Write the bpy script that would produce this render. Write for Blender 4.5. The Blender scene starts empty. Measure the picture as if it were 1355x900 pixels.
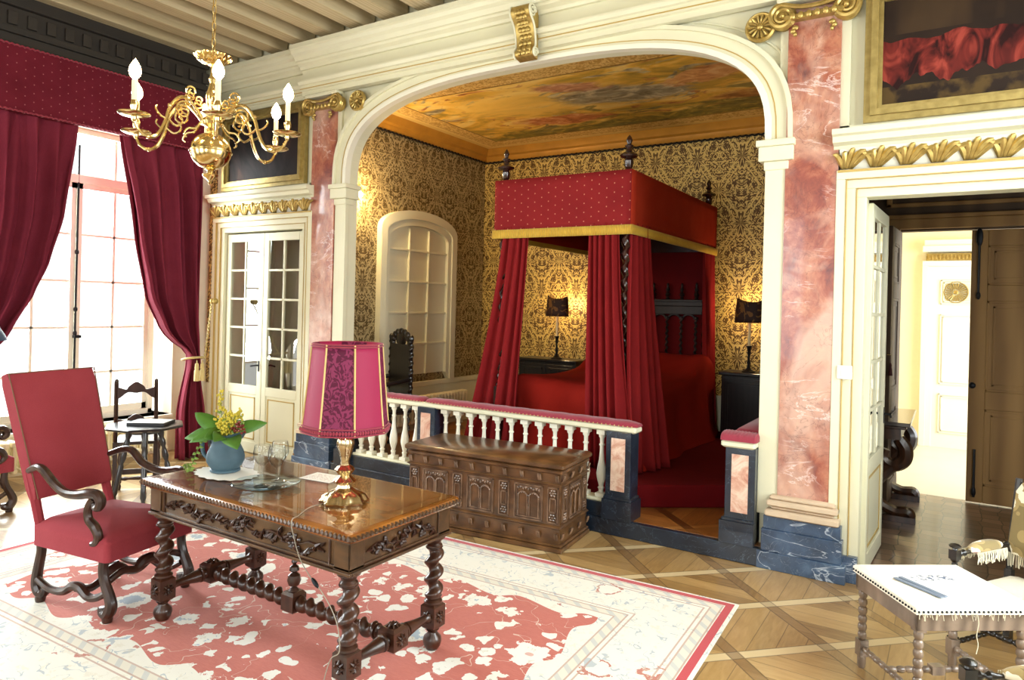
import bpy, math, random
from mathutils import Vector, Matrix
PI = math.pi
rnd = random.Random(7)
COL = bpy.context.scene.collection

# ------------------------------------------------------------------ mesh helper
class MB:
    def __init__(s):
        s.v = []; s.f = []; s.m = Matrix.Identity(4); s.mi = []; s.cur = 0
    def add(s, vs, fs):
        b = len(s.v)
        for p in vs:
            q = s.m @ Vector(p); s.v.append((q.x, q.y, q.z))
        for f in fs:
            s.f.append([b + i for i in f]); s.mi.append(s.cur)
        return s
    def at(s, loc=(0, 0, 0), rz=0, rx=0, ry=0, sc=1):
        s.m = Matrix.Translation(loc) @ Matrix.Rotation(rz, 4, 'Z') @ Matrix.Rotation(ry, 4, 'Y') @ Matrix.Rotation(rx, 4, 'X') @ Matrix.Scale(sc, 4)
        return s
    def box(s, a, b):
        x0, y0, z0 = a; x1, y1, z1 = b
        if x0 > x1: x0, x1 = x1, x0
        if y0 > y1: y0, y1 = y1, y0
        if z0 > z1: z0, z1 = z1, z0
        return s.add([(x0,y0,z0),(x1,y0,z0),(x1,y1,z0),(x0,y1,z0),(x0,y0,z1),(x1,y0,z1),(x1,y1,z1),(x0,y1,z1)],
                     [(3,2,1,0),(4,5,6,7),(0,1,5,4),(1,2,6,5),(2,3,7,6),(3,0,4,7)])
    def bbox(s, a, b, bev=.01):
        """box with chamfered edges: stack of inset rings"""
        x0, y0, z0 = a; x1, y1, z1 = b
        rings = []
        for (ins, z) in ((bev, z0), (0, z0 + bev), (0, z1 - bev), (bev, z1)):
            c = bev
            rings.append([(x0+ins+c, y0+ins, z), (x1-ins-c, y0+ins, z), (x1-ins, y0+ins+c, z), (x1-ins, y1-ins-c, z),
                          (x1-ins-c, y1-ins, z), (x0+ins+c, y1-ins, z), (x0+ins, y1-ins-c, z), (x0+ins, y0+ins+c, z)])
        return s.loft(rings)
    def loft(s, rings, cap=True, closed=True):
        n = len(rings[0]); vs = [p for r in rings for p in r]; fs = []
        for k in range(len(rings) - 1):
            for i in range(n if closed else n - 1):
                j = (i + 1) % n
                fs.append((k*n+i, k*n+j, (k+1)*n+j, (k+1)*n+i))
        if cap:
            fs.append(tuple(range(n-1, -1, -1))); fs.append(tuple((len(rings)-1)*n + i for i in range(n)))
        return s.add(vs, fs)
    def prism(s, pts, a, b, axis='y'):
        """closed 2d outline extruded along an axis. axis y: pts=(x,z); x: pts=(y,z); z: pts=(x,y)"""
        def P(p, t):
            if axis == 'y': return (p[0], t, p[1])
            if axis == 'x': return (t, p[0], p[1])
            return (p[0], p[1], t)
        n = len(pts)
        vs = [P(p, a) for p in pts] + [P(p, b) for p in pts]
        fs = [tuple(range(n)), tuple(range(2*n-1, n-1, -1))] + [(i, i+n, (i+1) % n + n, (i+1) % n) for i in range(n)]
        return s.add(vs, fs)
    def lathe(s, prof, seg=20, c=(0, 0, 0), sq=None):
        rings = []
        for r, z in prof:
            rings.append([(c[0]+r*math.cos(2*PI*i/seg), c[1]+r*math.sin(2*PI*i/seg), c[2]+z) for i in range(seg)])
        return s.loft(rings)
    def turned(s, prof, p0, p1, seg=14):
        """lathe along arbitrary axis; prof = (r, t 0..1)"""
        p0 = Vector(p0); p1 = Vector(p1); d = (p1 - p0)
        q = d.to_track_quat('Z', 'Y'); rings = []
        for r, t in prof:
            c = p0 + d * t
            rings.append([tuple(c + q @ Vector((r*math.cos(2*PI*i/seg), r*math.sin(2*PI*i/seg), 0))) for i in range(seg)])
        return s.loft(rings)
    def tube(s, path, r, seg=8, closed=False, flat=1.0):
        P = [Vector(p) for p in path]; n = len(P)
        rr = r if callable(r) else (lambda t: r)
        if isinstance(r, (list, tuple)):
            L = r
            def rr(t):
                x = t*(len(L)-1); i = min(int(x), len(L)-2); return L[i] + (L[i+1]-L[i])*(x-i)
        rings = []; up = None
        for i in range(n):
            if closed: t = (P[(i+1) % n] - P[i-1])
            else: t = P[min(i+1, n-1)] - P[max(i-1, 0)]
            if t.length < 1e-9: t = Vector((0, 0, 1))
            t.normalize()
            if up is None:
                up = Vector((0, 0, 1)) if abs(t.z) < .9 else Vector((1, 0, 0))
            up = (up - t*up.dot(t))
            if up.length < 1e-6: up = t.orthogonal()
            up.normalize(); sd = t.cross(up); rad = rr(i/max(1, n-1))
            rings.append([tuple(P[i] + (up*math.cos(2*PI*k/seg)*flat + sd*math.sin(2*PI*k/seg))*rad) for k in range(seg)])
        if closed:
            rings.append(rings[0]); return s.loft(rings, cap=False)
        return s.loft(rings)
    def twist(s, p0, p1, r, pitch, off=.35, seg=12, per=10, ends=True):
        p0 = Vector(p0); p1 = Vector(p1); d = p1 - p0; L = d.length
        q = d.to_track_quat('Z', 'Y'); n = max(6, int(L/pitch*per)); rings = []
        for i in range(n+1):
            t = i/n; th = 2*PI*t*L/pitch
            e = min(1, min(t, 1-t)*n/3) if ends else 1
            c = p0 + d*t + q @ Vector((math.cos(th), math.sin(th), 0))*r*off*e
            rad = r*(1-off*e*.55)
            rings.append([tuple(c + q @ Vector((rad*math.cos(2*PI*k/seg), rad*math.sin(2*PI*k/seg), 0))) for k in range(seg)])
        return s.loft(rings)
    def twist2(s, p0, p1, r, pitch, el=.62, seg=14, per=12):
        """two-start rope twist: an elliptical section that turns along the axis"""
        p0 = Vector(p0); p1 = Vector(p1); d = p1 - p0; L = d.length
        q = d.to_track_quat('Z', 'Y'); n = max(6, int(L/pitch*per)); rings = []
        for i in range(n+1):
            t = i/n; th = PI*t*L/pitch; c, s_ = math.cos(th), math.sin(th); ring = []
            for k in range(seg):
                a = 2*PI*k/seg; x, y = r*math.cos(a), r*el*math.sin(a)
                ring.append(tuple(p0 + d*t + q @ Vector((x*c-y*s_, x*s_+y*c, 0))))
            rings.append(ring)
        return s.loft(rings)
    def ell(s, c, r, seg=10, rg=6, rot=None):
        rings = []
        if not isinstance(r, (tuple, list)): r = (r, r, r)
        for k in range(1, rg):
            a = PI*k/rg - PI/2
            rings.append([(r[0]*math.cos(a)*math.cos(2*PI*i/seg), r[1]*math.cos(a)*math.sin(2*PI*i/seg), r[2]*math.sin(a)) for i in range(seg)])
        R = rot if rot else Matrix.Identity(3)
        c = Vector(c)
        vs = [tuple(c + R @ Vector(p)) for rr in rings for p in rr] + [tuple(c + R @ Vector((0, 0, -r[2]))), tuple(c + R @ Vector((0, 0, r[2])))]
        fs = []; n = seg; K = len(rings)
        for k in range(K-1):
            for i in range(n):
                j = (i+1) % n; fs.append((k*n+i, k*n+j, (k+1)*n+j, (k+1)*n+i))
        for i in range(n):
            j = (i+1) % n; fs.append((K*n, j, i)); fs.append((K*n+1, (K-1)*n+i, (K-1)*n+j))
        return s.add(vs, fs)
    def grid(s, fn, nu, nv):
        vs = [fn(i/nu, j/nv) for j in range(nv+1) for i in range(nu+1)]
        fs = [(j*(nu+1)+i, j*(nu+1)+i+1, (j+1)*(nu+1)+i+1, (j+1)*(nu+1)+i) for j in range(nv) for i in range(nu)]
        return s.add(vs, fs)
    def build(s, name, mat, parent=None, angle=35, solid=0, bevel=0, flip=False):
        me = bpy.data.meshes.new(name)
        me.from_pydata(s.v, [], s.f)
        mats = mat if isinstance(mat, (list, tuple)) else [mat]
        for m in mats: me.materials.append(m)
        if len(mats) > 1: me.polygons.foreach_set('material_index', s.mi)
        me.validate(); 
        if angle:
            me.shade_smooth(); me.set_sharp_from_angle(angle=math.radians(angle))
        me.update()
        o = bpy.data.objects.new(name, me); COL.objects.link(o)
        if parent: o.parent = parent
        if solid:
            md = o.modifiers.new('solid', 'SOLIDIFY'); md.thickness = solid; md.offset = 0
        if bevel:
            md = o.modifiers.new('bevel', 'BEVEL'); md.width = bevel; md.segments = 2; md.limit_method = 'ANGLE'; md.angle_limit = math.radians(50)
        return o

def catmull(pts, n=8):
    P = [Vector(p) for p in pts]; out = []
    for i in range(len(P)-1):
        a = P[max(i-1, 0)]; b = P[i]; c = P[i+1]; d = P[min(i+2, len(P)-1)]
        for k in range(n):
            t = k/n
            out.append(.5*((2*b) + (c-a)*t + (2*a-5*b+4*c-d)*t*t + (3*b-a-3*c+d)*t**3))
    out.append(P[-1]); return out
def spiral(c, r0, r1, turns, a0, plane='xz', n=24, sgn=1):
    out = []
    for i in range(n+1):
        t = i/n; r = r0 + (r1-r0)*t; a = a0 + sgn*2*PI*turns*t
        u, w = r*math.cos(a), r*math.sin(a)
        if plane == 'xz': out.append((c[0]+u, c[1], c[2]+w))
        elif plane == 'yz': out.append((c[0], c[1]+u, c[2]+w))
        else: out.append((c[0]+u, c[1]+w, c[2]))
    return out

def thing(name, label, cat, loc=(0, 0, 0), rz=0, group=None):
    o = bpy.data.objects.new(name, None); COL.objects.link(o)
    o.location = loc; o.rotation_euler = (0, 0, rz); o.empty_display_size = .05
    o['label'] = label; o['category'] = cat
    if group: o['group'] = group
    return o
def tag(o, label, cat, group=None, kind=None):
    o['label'] = label; o['category'] = cat
    if group: o['group'] = group
    if kind: o['kind'] = kind
    return o
def lab(o, label): o['label'] = label; return o
def struct(o): o['kind'] = 'structure'; return o
def sthing(name):
    o = bpy.data.objects.new(name, None); COL.objects.link(o); o['kind'] = 'structure'; return o
def dup(root, loc, rz=0, label=None, sc=None):
    r = root.copy(); COL.objects.link(r); r.location = loc; r.rotation_euler = (0, 0, rz)
    if label: r['label'] = label
    if sc: r.scale = sc
    for ch in list(root.children):
        c = ch.copy(); COL.objects.link(c); c.parent = r
        for g in list(ch.children):
            d = g.copy(); COL.objects.link(d); d.parent = c
    return r

# ------------------------------------------------------------------ material helper
def C(h):
    h = h.lstrip('#'); o = []
    for i in (0, 2, 4):
        c = int(h[i:i+2], 16)/255
        o.append(c/12.92 if c <= .04045 else ((c+.055)/1.055)**2.4)
    return (o[0], o[1], o[2], 1)
class N:
    def __init__(s, name):
        s.mat = bpy.data.materials.new(name); s.mat.use_nodes = True
        s.t = s.mat.node_tree; s.t.nodes.clear()
        s.out = s.t.nodes.new('ShaderNodeOutputMaterial')
        s._o = None
    def new(s, ty, **kw):
        n = s.t.nodes.new(ty)
        for k, v in kw.items(): setattr(n, k, v)
        return n
    def put(s, sock, v):
        if isinstance(v, bpy.types.NodeSocket): s.t.links.new(v, sock)
        elif v is not None:
            if isinstance(v, tuple) and len(v) == 4 and sock.type == 'VECTOR': v = v[:3]
            sock.default_value = v
    def m(s, op, a, b=None, c=None, clamp=False):
        n = s.new('ShaderNodeMath', operation=op, use_clamp=clamp)
        s.put(n.inputs[0], a)
        if b is not None: s.put(n.inputs[1], b)
        if c is not None: s.put(n.inputs[2], c)
        return n.outputs[0]
    def obj(s):
        if not s._o: s._o = s.new('ShaderNodeTexCoord').outputs['Object']
        return s._o
    def sep(s, v=None):
        n = s.new('ShaderNodeSeparateXYZ'); s.put(n.inputs[0], v or s.obj()); return n.outputs[:]
    def comb(s, x=0., y=0., z=0.):
        n = s.new('ShaderNodeCombineXYZ'); s.put(n.inputs[0], x); s.put(n.inputs[1], y); s.put(n.inputs[2], z); return n.outputs[0]
    def map(s, v=None, sc=(1, 1, 1), rot=(0, 0, 0), loc=(0, 0, 0)):
        n = s.new('ShaderNodeMapping'); s.put(n.inputs[0], v or s.obj())
        n.inputs['Scale'].default_value = sc; n.inputs['Rotation'].default_value = rot; n.inputs['Location'].default_value = loc
        return n.outputs[0]
    def noise(s, v=None, sc=5., det=2., ro=.5, dist=0., col=False):
        n = s.new('ShaderNodeTexNoise'); s.put(n.inputs['Vector'], v or s.obj())
        n.inputs['Scale'].default_value = sc; n.inputs['Detail'].default_value = det
        n.inputs['Roughness'].default_value = ro; n.inputs['Distortion'].default_value = dist
        return n.outputs[1 if col else 0]
    def vor(s, v=None, sc=5., feat='F1', rand=1.):
        n = s.new('ShaderNodeTexVoronoi', feature=feat); s.put(n.inputs['Vector'], v or s.obj())
        n.inputs['Scale'].default_value = sc; n.inputs['Randomness'].default_value = rand
        return n.outputs
    def wave(s, v=None, sc=5., dist=0., det=2., ty='BANDS', d='X'):
        n = s.new('ShaderNodeTexWave', wave_type=ty); s.put(n.inputs['Vector'], v or s.obj())
        if ty == 'BANDS': n.bands_direction = d
        n.inputs['Scale'].default_value = sc; n.inputs['Distortion'].default_value = dist; n.inputs['Detail'].default_value = det
        return n.outputs[1]
    def ramp(s, f, stops, mode='LINEAR'):
        n = s.new('ShaderNodeValToRGB'); s.put(n.inputs[0], f); cr = n.color_ramp; cr.interpolation = mode
        while len(cr.elements) > len(stops): cr.elements.remove(cr.elements[-1])
        while len(cr.elements) < len(stops): cr.elements.new(.5)
        for e, (p, c) in zip(cr.elements, stops):
            e.position = p; e.color = c if isinstance(c, tuple) else ((c, c, c, 1) if not isinstance(c, str) else C(c))
        return n.outputs[0]
    def mix(s, f, a, b, mode='MIX'):
        n = s.new('ShaderNodeMix', data_type='RGBA', blend_type=mode)
        s.put(n.inputs[0], f); s.put(n.inputs[6], C(a) if isinstance(a, str) else a); s.put(n.inputs[7], C(b) if isinstance(b, str) else b)
        return n.outputs[2]
    def bump(s, h, st=.3, dist=.01):
        n = s.new('ShaderNodeBump'); n.inputs['Strength'].default_value = st; n.inputs['Distance'].default_value = dist
        s.put(n.inputs['Height'], h); return n.outputs[0]
    def fin(s, col, rough=.6, metal=0., bump=None, spec=.5, coat=0., coatr=.05, sheen=0., trans=0., ior=1.45, emi=None, emis=0., sss=0.):
        b = s.new('ShaderNodeBsdfPrincipled')
        s.put(b.inputs['Base Color'], C(col) if isinstance(col, str) else col)
        s.put(b.inputs['Roughness'], rough); s.put(b.inputs['Metallic'], metal)
        b.inputs['Specular IOR Level'].default_value = spec; b.inputs['Coat Weight'].default_value = coat; b.inputs['Coat Roughness'].default_value = coatr
        b.inputs['Sheen Weight'].default_value = sheen; b.inputs['Transmission Weight'].default_value = trans; b.inputs['IOR'].default_value = ior
        if emi: s.put(b.inputs['Emission Color'], C(emi) if isinstance(emi, str) else emi); b.inputs['Emission Strength'].default_value = emis
        if bump is not None: s.put(b.inputs['Normal'], bump)
        s.t.links.new(b.outputs[0], s.out.inputs[0]); s.b = b
        return s.mat

M = {}
def simple(name, col, rough=.6, metal=0., nz=.0, nsc=20., bmp=0., **kw):
    n = N(name); c = C(col)
    if nz:
        f = n.noise(sc=nsc, det=3.)
        c2 = tuple(max(0, x*(1-nz)) for x in c[:3]) + (1,); c3 = tuple(min(1, x*(1+nz)) for x in c[:3]) + (1,)
        c = n.mix(f, c2, c3)
    b = n.bump(n.noise(sc=nsc*2, det=3.), bmp, .004) if bmp else None
    M[name] = n.fin(c, rough, metal, b, **kw); return M[name]
def wood(name, dark, light, sc=(1, 1, 1), rough=.35, coat=.3, sat=1, g=14.):
    n = N(name)
    v = n.map(sc=sc)
    f = n.noise(v, g, 4., .6, .8); w = n.wave(v, g*.35, 6., 3.)
    c = n.mix(n.m('MULTIPLY_ADD', w, .45, n.m('MULTIPLY', f, .6), clamp=True), dark, light)
    M[name] = n.fin(c, rough, 0, n.bump(f, .12, .003), coat=coat, coatr=.15); return M[name]
# ------------------------------------------------------------------ materials
simple('cream', '#d9d5b8', .45, nz=.06, nsc=3., bmp=.05)
simple('cream_line', '#b79a55', .45, nz=.1)
simple('white_paint', '#e6e2d0', .4, nz=.04, nsc=3.)
simple('plaster', '#dcd3bb', .8, nz=.05, nsc=4.)
simple('radiator_paint', '#e8dcb8', .45, nz=.05)
simple('stone_base', '#c9b398', .5, nz=.15, nsc=8.)
n = N('gilt'); f = n.noise(sc=25., det=4.)
M['gilt'] = n.fin(n.mix(f, '#8a6f2e', '#dcc078'), .38, .75, n.bump(f, .3, .004))
n = N('gilt_frame'); f = n.noise(sc=18., det=4.)
M['gilt_frame'] = n.fin(n.mix(f, '#7d6a35', '#c9b270'), .42, .6, n.bump(f, .3, .004))
simple('brass', '#dcc48a', .16, 1.)
simple('brass_lamp', '#c9b48c', .2, 1., nz=.2, nsc=30.)
simple('iron', '#1c1d20', .45, .6)
simple('dark_metal', '#25282c', .35, .8)
simple('bulb', '#fff0cf', .3, emi='#ffd89a', emis=60.)
simple('bulb_dim', '#fff0cf', .3, emi='#ffc070', emis=14.)
simple('candle', '#f2e2b4', .5)
# pink marble
n = N('pink_marble'); v = n.map(sc=(1, 1, .8)); a = n.noise(v, 3.6, 9., .72, .7); b = n.noise(v, 13., 7., .72, .5)
c = n.ramp(a, [(.30, '#5c3438'), (.42, '#93503f'), (.50, '#ad6a52'), (.58, '#b87d62'), (.70, '#c9a08a')])
c = n.mix(n.ramp(b, [(.42, 0.), (.62, .6)]), c, '#86453d')
c = n.mix(n.ramp(n.noise(v, 1.7, 4., .6, .5), [(.48, 0.), (.64, .6)]), c, '#dcbca8')
vn = n.noise(n.map(sc=(1, 1, 2.2), rot=(0, .5, 0)), 2.4, 6., .6, 1.2)
vein = n.ramp(n.m('ABSOLUTE', n.m('SUBTRACT', vn, .5)), [(0., .8), (.006, .4), (.02, 0.)])
msk = n.ramp(n.noise(v, 2.), [(.5, 0.), (.6, 1.)])
c = n.mix(n.m('MULTIPLY', n.m('MULTIPLY', vein, msk), .9), c, '#ecd9d2')
dk = n.ramp(n.m('ABSOLUTE', n.m('SUBTRACT', n.noise(v, 4.5, 5., .6, 1.5), .47)), [(0., .7), (.01, 0.)])
c = n.mix(n.m('MULTIPLY', dk, .6), c, '#4c2a30')
M['pink_marble'] = n.fin(c, .28, coat=.3)
n = N('pale_marble'); a = n.noise(sc=6., det=6., ro=.65, dist=1.)
c = n.ramp(a, [(.3, '#a05a4c'), (.45, '#c99b85'), (.6, '#e0c8b4'), (.75, '#b98672')])
M['pale_marble'] = n.fin(c, .3, coat=.3)
n = N('blue_marble'); a = n.noise(sc=5., det=5., ro=.6)
c = n.ramp(a, [(.3, '#222f42'), (.55, '#3a4f69'), (.75, '#536b86')])
vn = n.noise(n.map(sc=(1, 1, 2.6), rot=(0, .75, 0)), 2.2, 4., .5, 1.)
vein = n.ramp(n.m('ABSOLUTE', n.m('SUBTRACT', vn, .5)), [(0., .8), (.004, .4), (.012, 0.)])
vn2 = n.noise(n.map(sc=(1, 1, 1), rot=(.3, -.6, .4)), 7., 4., .55, 1.2)
vein2 = n.ramp(n.m('ABSOLUTE', n.m('SUBTRACT', vn2, .5)), [(0., .18), (.007, 0.)])
c = n.mix(n.m('MAXIMUM', vein, vein2), c, '#c9d4df')
M['blue_marble'] = n.fin(c, .28, coat=.4)
n = N('black_marble'); a = n.noise(sc=5., det=5., ro=.6)
c = n.ramp(a, [(.3, '#10151d'), (.6, '#1d2836'), (.8, '#2f3d50')])
vn = n.noise(n.map(sc=(1, 1, 1.3), rot=(0, .7, .4)), 4., 5., .55, 1.8)
c = n.mix(n.ramp(n.m('ABSOLUTE', n.m('SUBTRACT', vn, .5)), [(0., .4), (.006, 0.)]), c, '#6f7f93')
M['black_marble'] = n.fin(c, .3, coat=.4)
# woods
wood('walnut', '#1d0f0a', '#4a2a1b', (1, 1, 1), .32, .35)
wood('walnut_pale', '#26170d', '#5e4027', (.25, 2, 2), .3, .4)
wood('table_top', '#5d3314', '#9f6427', (.35, 3, 3), .18, .5, g=7.)
wood('chest_wood', '#33200f', '#75502f', (.3, 1.5, 1.5), .3, .35)
wood('chair_wood', '#1a0e0a', '#42271c', (1, 1, .4), .35, .2)
wood('black_wood', '#0b0909', '#1e1816', (1, 1, .4), .3, .5)
wood('bed_wood', '#150a08', '#3a1a14', (1, 1, .4), .22, .7)
wood('bobbin_wood', '#4e4037', '#978370', (1, 1, .5), .3, .4)
wood('beam_wood', '#a8946e', '#d6c5a0', (6, .3, 6), .7, 0, g=4.)
wood('ceiling_board', '#2a2015', '#453726', (4, .3, 4), .75, 0, g=4.)
wood('plate_wood', '#1f1c1a', '#3b332b', (2, .3, 2), .6, .1, g=4.)
wood('panel_wood', '#6a4a24', '#a17c47', (2.5, 1, .5), .7, .0, g=1.6)
wood('panel_dark', '#352614', '#57412a', (2.5, 1, .5), .7, .0, g=1.6)
# parquet: 45 degree lattice of strips, planks inside the squares
def parquet(name, dark, mid, light, strip_l, strip_d, rough=.3):
    n = N(name); x, y, z = n.sep()
    per = .53
    a = n.m('DIVIDE', n.m('MULTIPLY', n.m('ADD', x, y), .7071), per)
    b = n.m('DIVIDE', n.m('MULTIPLY', n.m('SUBTRACT', n.m('SUBTRACT', y, x), 6.73), .7071), per)
    a = n.m('SUBTRACT', a, 2.67*.7071/per)
    fa = n.m('FRACT', a); fb = n.m('FRACT', b)
    ia = n.m('FLOOR', a); ib = n.m('FLOOR', b)
    w = .13
    sa = n.m('LESS_THAN', fa, w); sb = n.m('LESS_THAN', fb, w)
    chk = n.m('FLOORED_MODULO', n.m('ADD', ia, ib), 2.)
    # plank coordinate inside the cell follows the room axes, turning per cell
    pl = n.m('ADD', n.m('MULTIPLY', x, chk), n.m('MULTIPLY', y, n.m('SUBTRACT', 1., chk)))
    pc = n.m('DIVIDE', pl, .125); ip = n.m('FLOOR', pc); fp = n.m('FRACT', pc)
    wn = n.new('ShaderNodeTexWhiteNoise', noise_dimensions='3D'); n.put(wn.inputs[0], n.comb(n.m('ADD', ip, n.m('MULTIPLY', sa, 31.)), n.m('ADD', ia, n.m('MULTIPLY', sb, 17.)), ib))
    gx = n.noise(n.map(sc=(2, 14, 1)), 3., 4., .6, .5); gy = n.noise(n.map(sc=(14, 2, 1)), 3., 4., .6, .5)
    g = n.m('ADD', n.m('MULTIPLY', gy, chk), n.m('MULTIPLY', gx, n.m('SUBTRACT', 1., chk)))
    base = n.ramp(n.m('ADD', n.m('MULTIPLY', wn.outputs[0], .5), n.m('MULTIPLY', g, .6)), [(.2, dark), (.5, mid), (.85, light)])
    c = n.mix(sb, base, strip_l)
    wn2 = n.new('ShaderNodeTexWhiteNoise', noise_dimensions='2D'); n.put(wn2.inputs[0], n.comb(ia, n.m('FLOOR', n.m('MULTIPLY', b, 1.)), 0.)); c = n.mix(n.m('MULTIPLY', sa, n.m('MULTIPLY_ADD', wn2.outputs[0], .7, .15)), c, strip_d)
    def line(f, e): return n.m('MAXIMUM', n.m('LESS_THAN', f, e), n.m('GREATER_THAN', f, 1-e))
    ln = n.m('MAXIMUM', line(fa, .008), line(fb, .008))
    ln = n.m('MAXIMUM', ln, n.m('MULTIPLY', line(fp, .02), n.m('MULTIPLY', n.m('SUBTRACT', 1., sa), n.m('SUBTRACT', 1., sb))))
    ln = n.m('MAXIMUM', ln, n.m('LESS_THAN', n.m('ABSOLUTE', n.m('SUBTRACT', fa, w)), .008))
    ln = n.m('MAXIMUM', ln, n.m('LESS_THAN', n.m('ABSOLUTE', n.m('SUBTRACT', fb, w)), .008))
    c = n.mix(n.m('MULTIPLY', ln, .5), c, '#2b1a0e')
    M[name] = n.fin(c, rough, 0, n.bump(n.m('SUBTRACT', 1., ln), .2, .003), coat=.25, coatr=.2)
parquet('parquet', '#80613a', '#a58350', '#bd9c69', '#d2bb8e', '#6b4c2c')
parquet('parquet_alcove', '#6b4320', '#965f2c', '#b57c42', '#a8713a', '#553117')
n = N('hex_tiles'); v = n.map(sc=(1, 1, 1)); vo = n.vor(v, 7., 'F1', .25); e = n.vor(v, 7., 'DISTANCE_TO_EDGE', .25)
c = n.mix(vo[1], '#3a2822', '#5c443a'); sepc = n.new('ShaderNodeSeparateColor'); n.put(sepc.inputs[0], vo[1])
c = n.mix(sepc.outputs[0], '#584232', '#8c6e58'); c = n.mix(n.m('LESS_THAN', e[0], .03), c, '#1a1310')
M['hex_tiles'] = n.fin(c, .3, 0, n.bump(n.noise(sc=9.), .2, .01), coat=.3)
simple('stone_floor', '#cfcab8', .35, nz=.1, nsc=3.)
# damask wallpaper, mirrored in one direction
def damask(name, ax, dark, light, metal=.0, W=.27, Hh=.80):
    n = N(name); s_ = n.sep(); hx = s_[ax]; z = s_[2]
    def motif(hx, z):
        u = n.m('PINGPONG', hx, W)
        k = n.m('DIVIDE', z, Hh); kf = n.m('FRACT', k)
        un = n.m('DIVIDE', u, W)
        # ogee frame: u compared with a cosine
        og = n.m('MULTIPLY_ADD', n.m('COSINE', n.m('MULTIPLY', kf, 2*PI)), .36, .5)
        d = n.m('SUBTRACT', un, og)
        zz = n.m('MULTIPLY', kf, Hh)
        p = n.comb(u, zz, 0.)
        leaf = n.noise(p, 9., 1.5, .5, 2.8)
        leaf2 = n.noise(p, 22., 1., .5, 2.2)
        wv = n.m('SINE', n.m('ADD', n.m('MULTIPLY', n.m('ABSOLUTE', d), 12.), n.m('MULTIPLY', leaf, 26.)))
        fr = n.m('LESS_THAN', n.m('ABSOLUTE', n.m('SUBTRACT', n.m('ABSOLUTE', d), .12)), .035)
        # central flower of radiating petals
        cz = n.m('SUBTRACT', zz, Hh*.5); rr = n.m('POWER', n.m('ADD', n.m('POWER', u, 2.), n.m('MULTIPLY', n.m('POWER', cz, 2.), .45)), .5)
        an = n.m('ARCTAN2', u, cz); pet = n.m('SINE', n.m('MULTIPLY', an, 9.))
        edge = n.m('MULTIPLY_ADD', pet, .02, .085)
        inn = n.m('LESS_THAN', rr, edge); ring = n.m('LESS_THAN', n.m('ABSOLUTE', n.m('SUBTRACT', rr, edge)), .009)
        cz2 = n.m('SUBTRACT', n.m('PINGPONG', n.m('ADD', zz, 0.), Hh), 0.)
        rr2 = n.m('POWER', n.m('ADD', n.m('POWER', n.m('SUBTRACT', W, u), 2.), n.m('MULTIPLY', n.m('POWER', n.m('PINGPONG', zz, Hh*.5), 2.), .5)), .5)
        an2 = n.m('ARCTAN2', n.m('SUBTRACT', W, u), n.m('PINGPONG', zz, Hh*.5))
        e2 = n.m('MULTIPLY_ADD', n.m('SINE', n.m('MULTIPLY', an2, 11.)), .018, .075)
        inn2 = n.m('LESS_THAN', rr2, e2)
        val = n.m('GREATER_THAN', n.m('ADD', n.m('MULTIPLY', wv, .5), n.m('MULTIPLY', n.m('SUBTRACT', leaf2, .5), 2.2)), .05)
        val = n.m('MAXIMUM', val, fr)
        stripes = n.m('GREATER_THAN', n.m('ADD', n.m('SINE', n.m('MULTIPLY', an, 22.)), n.m('MULTIPLY', n.m('SUBTRACT', leaf, .5), 5.)), 0.)
        val = n.m('ADD', n.m('MULTIPLY', val, n.m('SUBTRACT', 1., inn)), n.m('MULTIPLY', inn, n.m('MULTIPLY', stripes, n.m('GREATER_THAN', pet, -.3))))
        val = n.m('ADD', n.m('MULTIPLY', val, n.m('SUBTRACT', 1., inn2)), n.m('MULTIPLY', inn2, n.m('GREATER_THAN', n.m('ADD', n.m('SINE', n.m('MULTIPLY', an2, 16.)), n.m('MULTIPLY', n.m('SUBTRACT', leaf, .5), 4.)), .1)))
        return n.m('MAXIMUM', val, ring)
    val = motif(hx, z)
    fine = n.noise(sc=220., det=1.)
    c = n.mix(val, dark, light)
    c = n.mix(n.m('MULTIPLY', fine, .25), c, '#3a2a10')
    M[name] = n.fin(c, n.m('MULTIPLY_ADD', val, -.2, .6), n.m('MULTIPLY', val, metal), n.bump(val, .2, .003))
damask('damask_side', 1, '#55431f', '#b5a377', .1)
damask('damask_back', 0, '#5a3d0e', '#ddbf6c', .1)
# fabrics
def fabric(name, col, col2, rough=.85, sheen=.0, wv=260.):
    n = N(name); f = n.noise(sc=6., det=3.); g = n.noise(n.map(sc=(1, 1, .15)), wv, 2.)
    c = n.mix(n.m('MULTIPLY_ADD', g, .5, n.m('MULTIPLY', f, .5)), col, col2)
    M[name] = n.fin(c, rough, 0, n.bump(g, .15, .002), sheen=sheen, spec=.12)
fabric('curtain_red', '#5e1a29', '#873242')
fabric('bed_curtain', '#6d1519', '#8f2324', .85, .0)
fabric('bed_cover', '#7a1510', '#9c2418', .9, .0)
fabric('bed_lining', '#4b0a0d', '#6a1013')
fabric('dais_carpet', '#540a0e', '#701216', .95, .0)
fabric('chair_red', '#7d2a33', '#a1454d', .9, .05, 400.)
fabric('velvet_rose', '#7a2432', '#9b3c4b', .8, .2)
fabric('fringe_gold', '#a07a22', '#dfba4e', .6, .2, 500.)
fabric('tassel', '#b09250', '#e6d49c', .6, .2, 500.)
fabric('rope', '#a98a48', '#dcc78c', .7, .2, 300.)
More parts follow.
